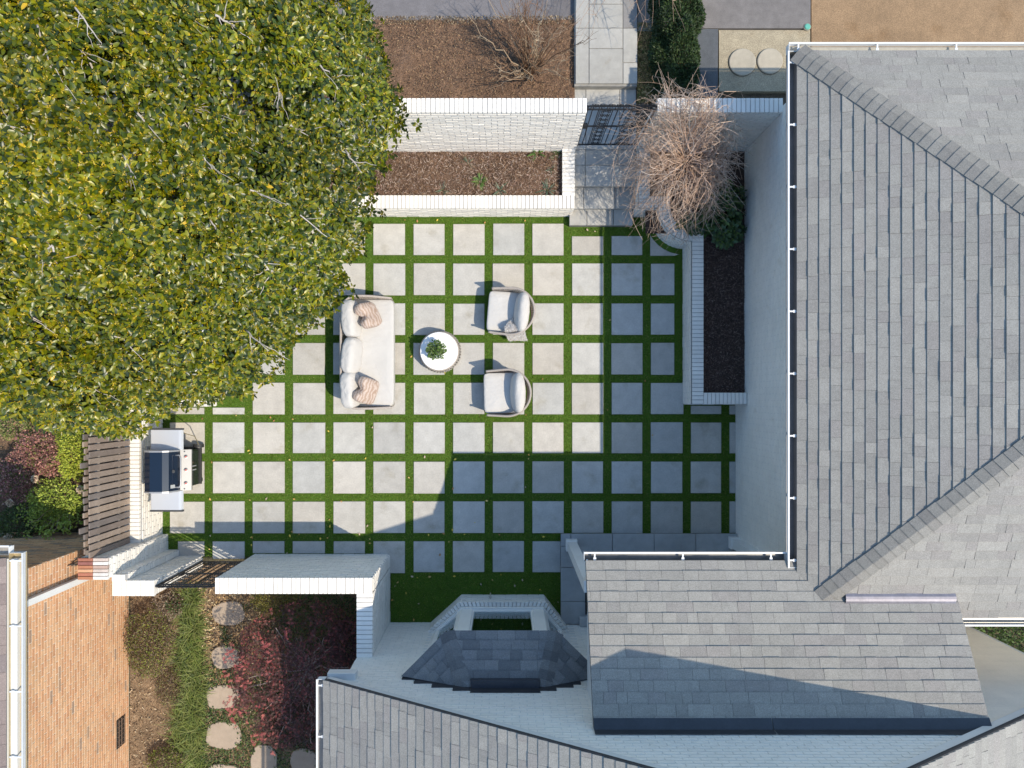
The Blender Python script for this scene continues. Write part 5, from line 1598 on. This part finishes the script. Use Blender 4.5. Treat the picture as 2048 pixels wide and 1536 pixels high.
# shrubs by the brick house
BRN = [(.16, .10, .06), (.22, .15, .08), (.10, .07, .04)]; YG = [(.22, .25, .035), (.16, .20, .03), (.28, .27, .05), (.12, .13, .03)]
x, y = W(295, 1290, .4); bush('garden_shrub', 'twiggy brown and yellow green shrub against the brick wall', (x, y, .32), (.42, .62, .32), 7000, (.018, .04), YG + BRN + BRN, stems=40, gz=0, stemc=(.22, .15, .1), seed=3)
x, y = W(330, 1215, .2); bush('garden_shrub', 'small dry brown twig patch below the white gate pier', (x, y, .08), (.3, .25, .16), 1800, (.018, .045), [(.36, .28, .2), (.26, .18, .12), (.42, .34, .26)], stems=26, stemc=(.36, .27, .2), seed=6)
x, y = W(335, 1380, .2); bush('garden_shrub', 'low reddish brown shrublet beside the border grass', (x, y, .1), (.25, .35, .2), 2200, (.015, .035), BRN + [(.2, .19, .05)], stems=20, seed=9)
x, y = W(330, 1525, .2); bush('garden_shrub', 'small brown green shrub at the lower picture edge', (x, y, .12), (.35, .25, .24), 2600, (.018, .04), BRN + YG[:2], stems=20, seed=12)
x, y = W(352, 1208, .1); bush('garden_shrub', 'dark leafy plant at the top of the border grass', (x, y, .1), (.16, .16, .18), 900, (.025, .05), [(.05, .08, .025), (.1, .12, .03), (.13, .06, .04)], stems=8, seed=15)
# Japanese maple
mx, my = W(640, 1320, .0)
root = empty('japanese_maple', (mx, my, 0), 'spreading dark red Japanese maple behind the gate wall', 'tree')
m = MB()
m.tube(seg((mx, my, 0), (mx - .05, my + .05, .55), 4, .06, 1), .05, 8, (.22, .17, .14), .04)
m.build('trunk', M_BARK, root, smooth=True)
m = MB()
for k in range(34):
    a = random.uniform(0, 6.28); rr_ = random.uniform(.5, 1.35)
    tip = Vector((mx - .1 + math.cos(a) * rr_ * .95, my + math.sin(a) * rr_ * .9, random.uniform(.75, 1.15)))
    if tip.x > -2.75 or tip.y > yg - .3: continue
    p = seg((mx - .05, my + .05, .5), tip, 7, .16, k)
    m.tube(p, .016, 5, jit((.40, .31, .27), .15), .005)
    for j in range(3):
        q = p[random.randint(3, 6)]
        m.tube(seg(q, q + Vector((random.uniform(-.3, .3), random.uniform(-.3, .3), random.uniform(-.05, .12))), 3, .2, j), .006, 4, (.34, .24, .2), .003)
m.build('branches', M_BARK, root, smooth=True)
n = 15000
a = rng.uniform(0, 6.28, n); rr_ = np.sqrt(rng.uniform(0, 1, n)) * 1.35
P = np.stack([mx - .12 + np.cos(a) * rr_ * .98, my + .0 + np.sin(a) * rr_ * .98, np.zeros(n)], 1)
lump = np.array([mnoise.noise((p[0] * 2.1, p[1] * 2.1, 4)) for p in P])
P[:, 2] = .55 + .75 * np.sqrt(np.clip(1 - (rr_ / 1.42) ** 2, 0, 1)) + lump * .28 - rng.uniform(0, 1, n) ** 2 * .45
keep = (P[:, 0] < -2.6) & (P[:, 1] < yg - .27) & ((lump > -.1) | (rng.uniform(size=n) < .18))
P = P[keep]; n = len(P)
MR = [(.11, .036, .034), (.085, .030, .028), (.13, .040, .040), (.07, .026, .024), (.10, .05, .035), (.34, .085, .075)]
D = rng.normal(size=(n, 3)) * [1, 1, .4]
scatter('crown', T_star(), P, frames(D, np.array([.2, -.1, 1]) + rng.normal(size=(n, 3)) * .45), rng.uniform(.025, .05, n), np.array(MR)[rng.integers(0, 6, n)] * rng.uniform(.6, 1.3, (n, 1)), M_FOLI, root)
n = 620
a = rng.uniform(1.6, 4.4, n); rr_ = np.sqrt(rng.uniform(.2, 1, n)) * 1.38
P = np.stack([mx - .12 + np.cos(a) * rr_, my + np.sin(a) * rr_, np.zeros(n)], 1)
cl = np.array([mnoise.noise((p[0] * 3.4, p[1] * 3.4, 9)) for p in P])
P[:, 2] = .68 + .72 * np.sqrt(np.clip(1 - (rr_ / 1.45) ** 2, 0, 1)) + cl * .15
P = P[(cl > .08) & (P[:, 1] < yg - .27)]; n = len(P)
scatter('sunlit_leaves', T_star(), P, frames(rng.normal(size=(n, 3)) * [1, 1, .4], np.array([.3, -.1, 1]) + rng.normal(size=(n, 3)) * .3), rng.uniform(.04, .068, n), np.array([(.48, .11, .10), (.54, .15, .12), (.36, .07, .07)])[rng.integers(0, 3, n)] * rng.uniform(.7, 1.1, (n, 1)), M_FOLI, root)  # brighter coral leaves on the left half: sunlight put into the leaf colour
x, y = W(545, 1205, .5); bush('garden_shrub', 'olive green shrub glimpsed through the red maple by the wall', (x, y, .35), (.42, .28, .3), 3000, (.02, .04), [(.14, .14, .025), (.1, .1, .02), (.2, .17, .03)], stems=8, seed=18)
x, y = W(690, 1290, .3); bush('garden_shrub', 'dark purple undergrowth in the corner of the return wall', (x, y, .3), (.3, .5, .4), 4500, (.02, .04), [(.06, .02, .03), (.04, .03, .02), (.1, .03, .04)], stems=8, seed=21)
x, y = W(600, 1450, .2); bush('garden_shrub', 'dark purple undergrowth below the maple near the house corner', (x, y, .12), (.65, .42, .3), 6000, (.02, .04), [(.05, .035, .022), (.07, .025, .03), (.045, .06, .02)], stems=8, seed=24)

# green hedge glimpsed beyond the porch roof
root = bush('garden_hedge', 'green hedge glimpsed beyond the porch roof at the right edge', (9.9, -4.4, .2), (1.1, 1.6, .4), 9000, (.04, .08), [(.07, .13, .025), (.05, .09, .02), (.10, .16, .03)], stems=6, cat='hedge', zmin=0, amp=.1)

# ================================================================== WEST GARDEN
bumpy('west_bed', -14, -6.83, -2.50, 4.5, -.02, .04, .1, M_SOIL, (.19, .12, .075), 21)
tag(chips('west_bed_litter', -11, -6.84, -2.5, .6, -.0, 7000, (.015, .05), [(.28, .17, .09), (.18, .10, .06), (.40, .28, .16), (.10, .06, .04)], lift=.03), 'brown leaf litter in the bed left of the wooden fence', 'leaf litter')
def edging(label, x0, x1, y0, y1, z):
    e = empty('brick_edging', ((x0 + x1) / 2, (y0 + y1) / 2, 0), label, 'edging')
    nx = max(1, round((x1 - x0) / .21)); ny = max(1, round((y1 - y0) / .1))
    for i in range(nx):
        for j in range(ny):
            w = (x1 - x0) / nx; h = (y1 - y0) / ny
            MB().box(x0 + i * w + .004, x0 + (i + 1) * w - .004, y0 + j * h + .004, y0 + (j + 1) * h - .004, -.05, z + random.uniform(-.004, .004), jit(random.choice([(.36, .22, .13), (.42, .26, .15), (.30, .18, .11)]), .1), .005).build('brick', M_BRICK, e)
xa_, ya_ = W(15, 880, .1); xb_, yb_ = W(165, 842, .1)
edging('tan brick terrace edge under the magnolia fringe', xa_, xb_, ya_, yb_, .12)
xa_, ya_ = W(52, 1112, .1); xb_, yb_ = W(168, 1084, .1)
edging('brown brick edging beside the neighbouring house corner', xa_, xb_, ya_, yb_, .10)
for (u, v, rad, n_, cols, lab, sd) in [
    (85, 905, (.50, .42, .40), 5200, [(.30, .13, .11), (.22, .09, .085), (.40, .22, .17), (.15, .07, .06), (.12, .13, .03)], 'pinkish brown leafy shrub nearest the magnolia, left of the fence', 31),
    (30, 960, (.42, .42, .35), 3600, [(.28, .12, .12), (.2, .09, .09), (.36, .2, .17), (.10, .12, .03)], 'dusky pink shrub at the left picture edge', 34),
    (145, 905, (.22, .50, .36), 3600, [(.28, .32, .03), (.36, .38, .05), (.2, .26, .03)], 'lime yellow ferny shrub tight against the fence', 37),
    (110, 1000, (.50, .36, .36), 3600, [(.26, .32, .04), (.2, .27, .035), (.33, .38, .07), (.12, .16, .03)], 'yellow green shrub in the middle of the left bed', 40),
    (35, 1055, (.42, .42, .3), 4200, [(.06, .09, .025), (.09, .13, .03), (.04, .06, .02)], 'dark green shrub low at the left edge', 43),
    (20, 850, (.4, .25, .25), 2200, [(.16, .2, .05), (.24, .16, .1), (.1, .13, .03)], 'mixed low plants at the left edge under the magnolia', 46)]:
    x, y = W(u, v, .35)
    bush('bed_shrub', lab, (x, y, .28), rad, n_, (.02, .05), [tuple(min(.8, 1.45 * q) for q in c_) for c_ in cols], stems=12, seed=sd, T=T_small(.3))
# hydrangea: bare stems, lime leaves and dry flower heads
hx, hy = W(130, 1010, .3)
root = empty('hydrangea', (hx, hy, 0), 'hydrangea with lime leaves and dried tan flower heads', 'shrub')
m = MB(); tips = []
for k in range(15):
    a = random.uniform(2.8, 5.9)
    tip = Vector((hx + math.cos(a) * random.uniform(.35, .8), hy + math.sin(a) * random.uniform(.2, .75), random.uniform(.45, .75)))
    p = seg((hx, hy + .1, 0), tip, 6, .12, k); tips.append(p)
    m.tube(p, .007, 4, (.40, .28, .2), .004)
m.build('stems', M_TWIG, root)
PP = []
for p in tips:
    for q in p[2:]:
        for _ in range(16): PP.append(tuple(q + Vector((random.uniform(-.07, .07), random.uniform(-.07, .07), random.uniform(-.03, .05)))))
PP = np.array(PP); n = len(PP)
scatter('foliage', T_small(.36), PP, frames(rng.normal(size=(n, 3)) * [1, 1, .4], np.array([0, 0, 1]) + rng.normal(size=(n, 3)) * .35), rng.uniform(.03, .06, n), np.array([(.30, .38, .05), (.24, .33, .04), (.38, .44, .08)])[rng.integers(0, 3, n)] * rng.uniform(.7, 1.2, (n, 1)), M_FOLI, root)
for (u, v) in [(68, 958), (159, 980), (18, 1006), (86, 1100), (132, 1096), (15, 1075)]:
    x, y = W(u, v, .6)
    leaf_cloud('flower_head', T_small(.45), (x, y, .58), (.06, .06, .045), 160, (.015, .03), [(.58, .44, .30), (.66, .54, .40), (.48, .34, .22)], M_LITTER, root, shell=.3)

# ================================================================== FALLEN LEAVES ON THE PATIO
lv = 0
cand = [(405, 837), (420, 998), (588, 998), (735, 1052), (660, 1052), (683, 1003), (905, 1059), (950, 1045), (860, 1152), (908, 1152), (985, 1160), (962, 1168), (825, 1153), (835, 1155), (795, 1165), (790, 1172), (784, 1200), (880, 1110), (810, 440), (835, 443), (875, 440), (970, 445), (1050, 442), (1175, 460), (1190, 463), (1270, 460), (1296, 470), (890, 746), (755, 818), (823, 713), (1052, 830), (1085, 758), (1290, 762), (745, 855), (500, 1000), (505, 1075), (580, 1072), (655, 1076), (740, 1078), (1305, 870), (1220, 640), (1215, 820)]
while len(cand) < 90:
    u, v = random.uniform(400, 1120), random.uniform(830, 1240)
    if in_turf(np.array([u]), np.array([v]))[0]: cand.append((u, v))
LC = [(.55, .34, .10), (.62, .45, .16), (.42, .22, .08), (.50, .40, .28), (.66, .5, .08)]
tl = T_leaf(.24, .08, -.12, False)
for (u, v) in cand:
    z = .034
    x, y = W(u, v, z)
    sc = random.uniform(.035, .075)
    me_v, me_f, _ = tl
    o = MB().add([(p[0] - .5, p[1], p[2] + .02) for p in me_v], [tuple(f) for f in me_f], jit(random.choice(LC), .15)).build('fallen_leaf', M_LITTER, None, local=True)
    o.location = (x, y, z + .004); o.rotation_euler = (random.uniform(-.3, .3), random.uniform(-.3, .3), random.uniform(0, 6.28)); o.scale = (sc, sc, sc)
    tag(o, 'small dry leaf fallen on the patio turf and pavers', 'leaf', 'fallen leaves on the patio')
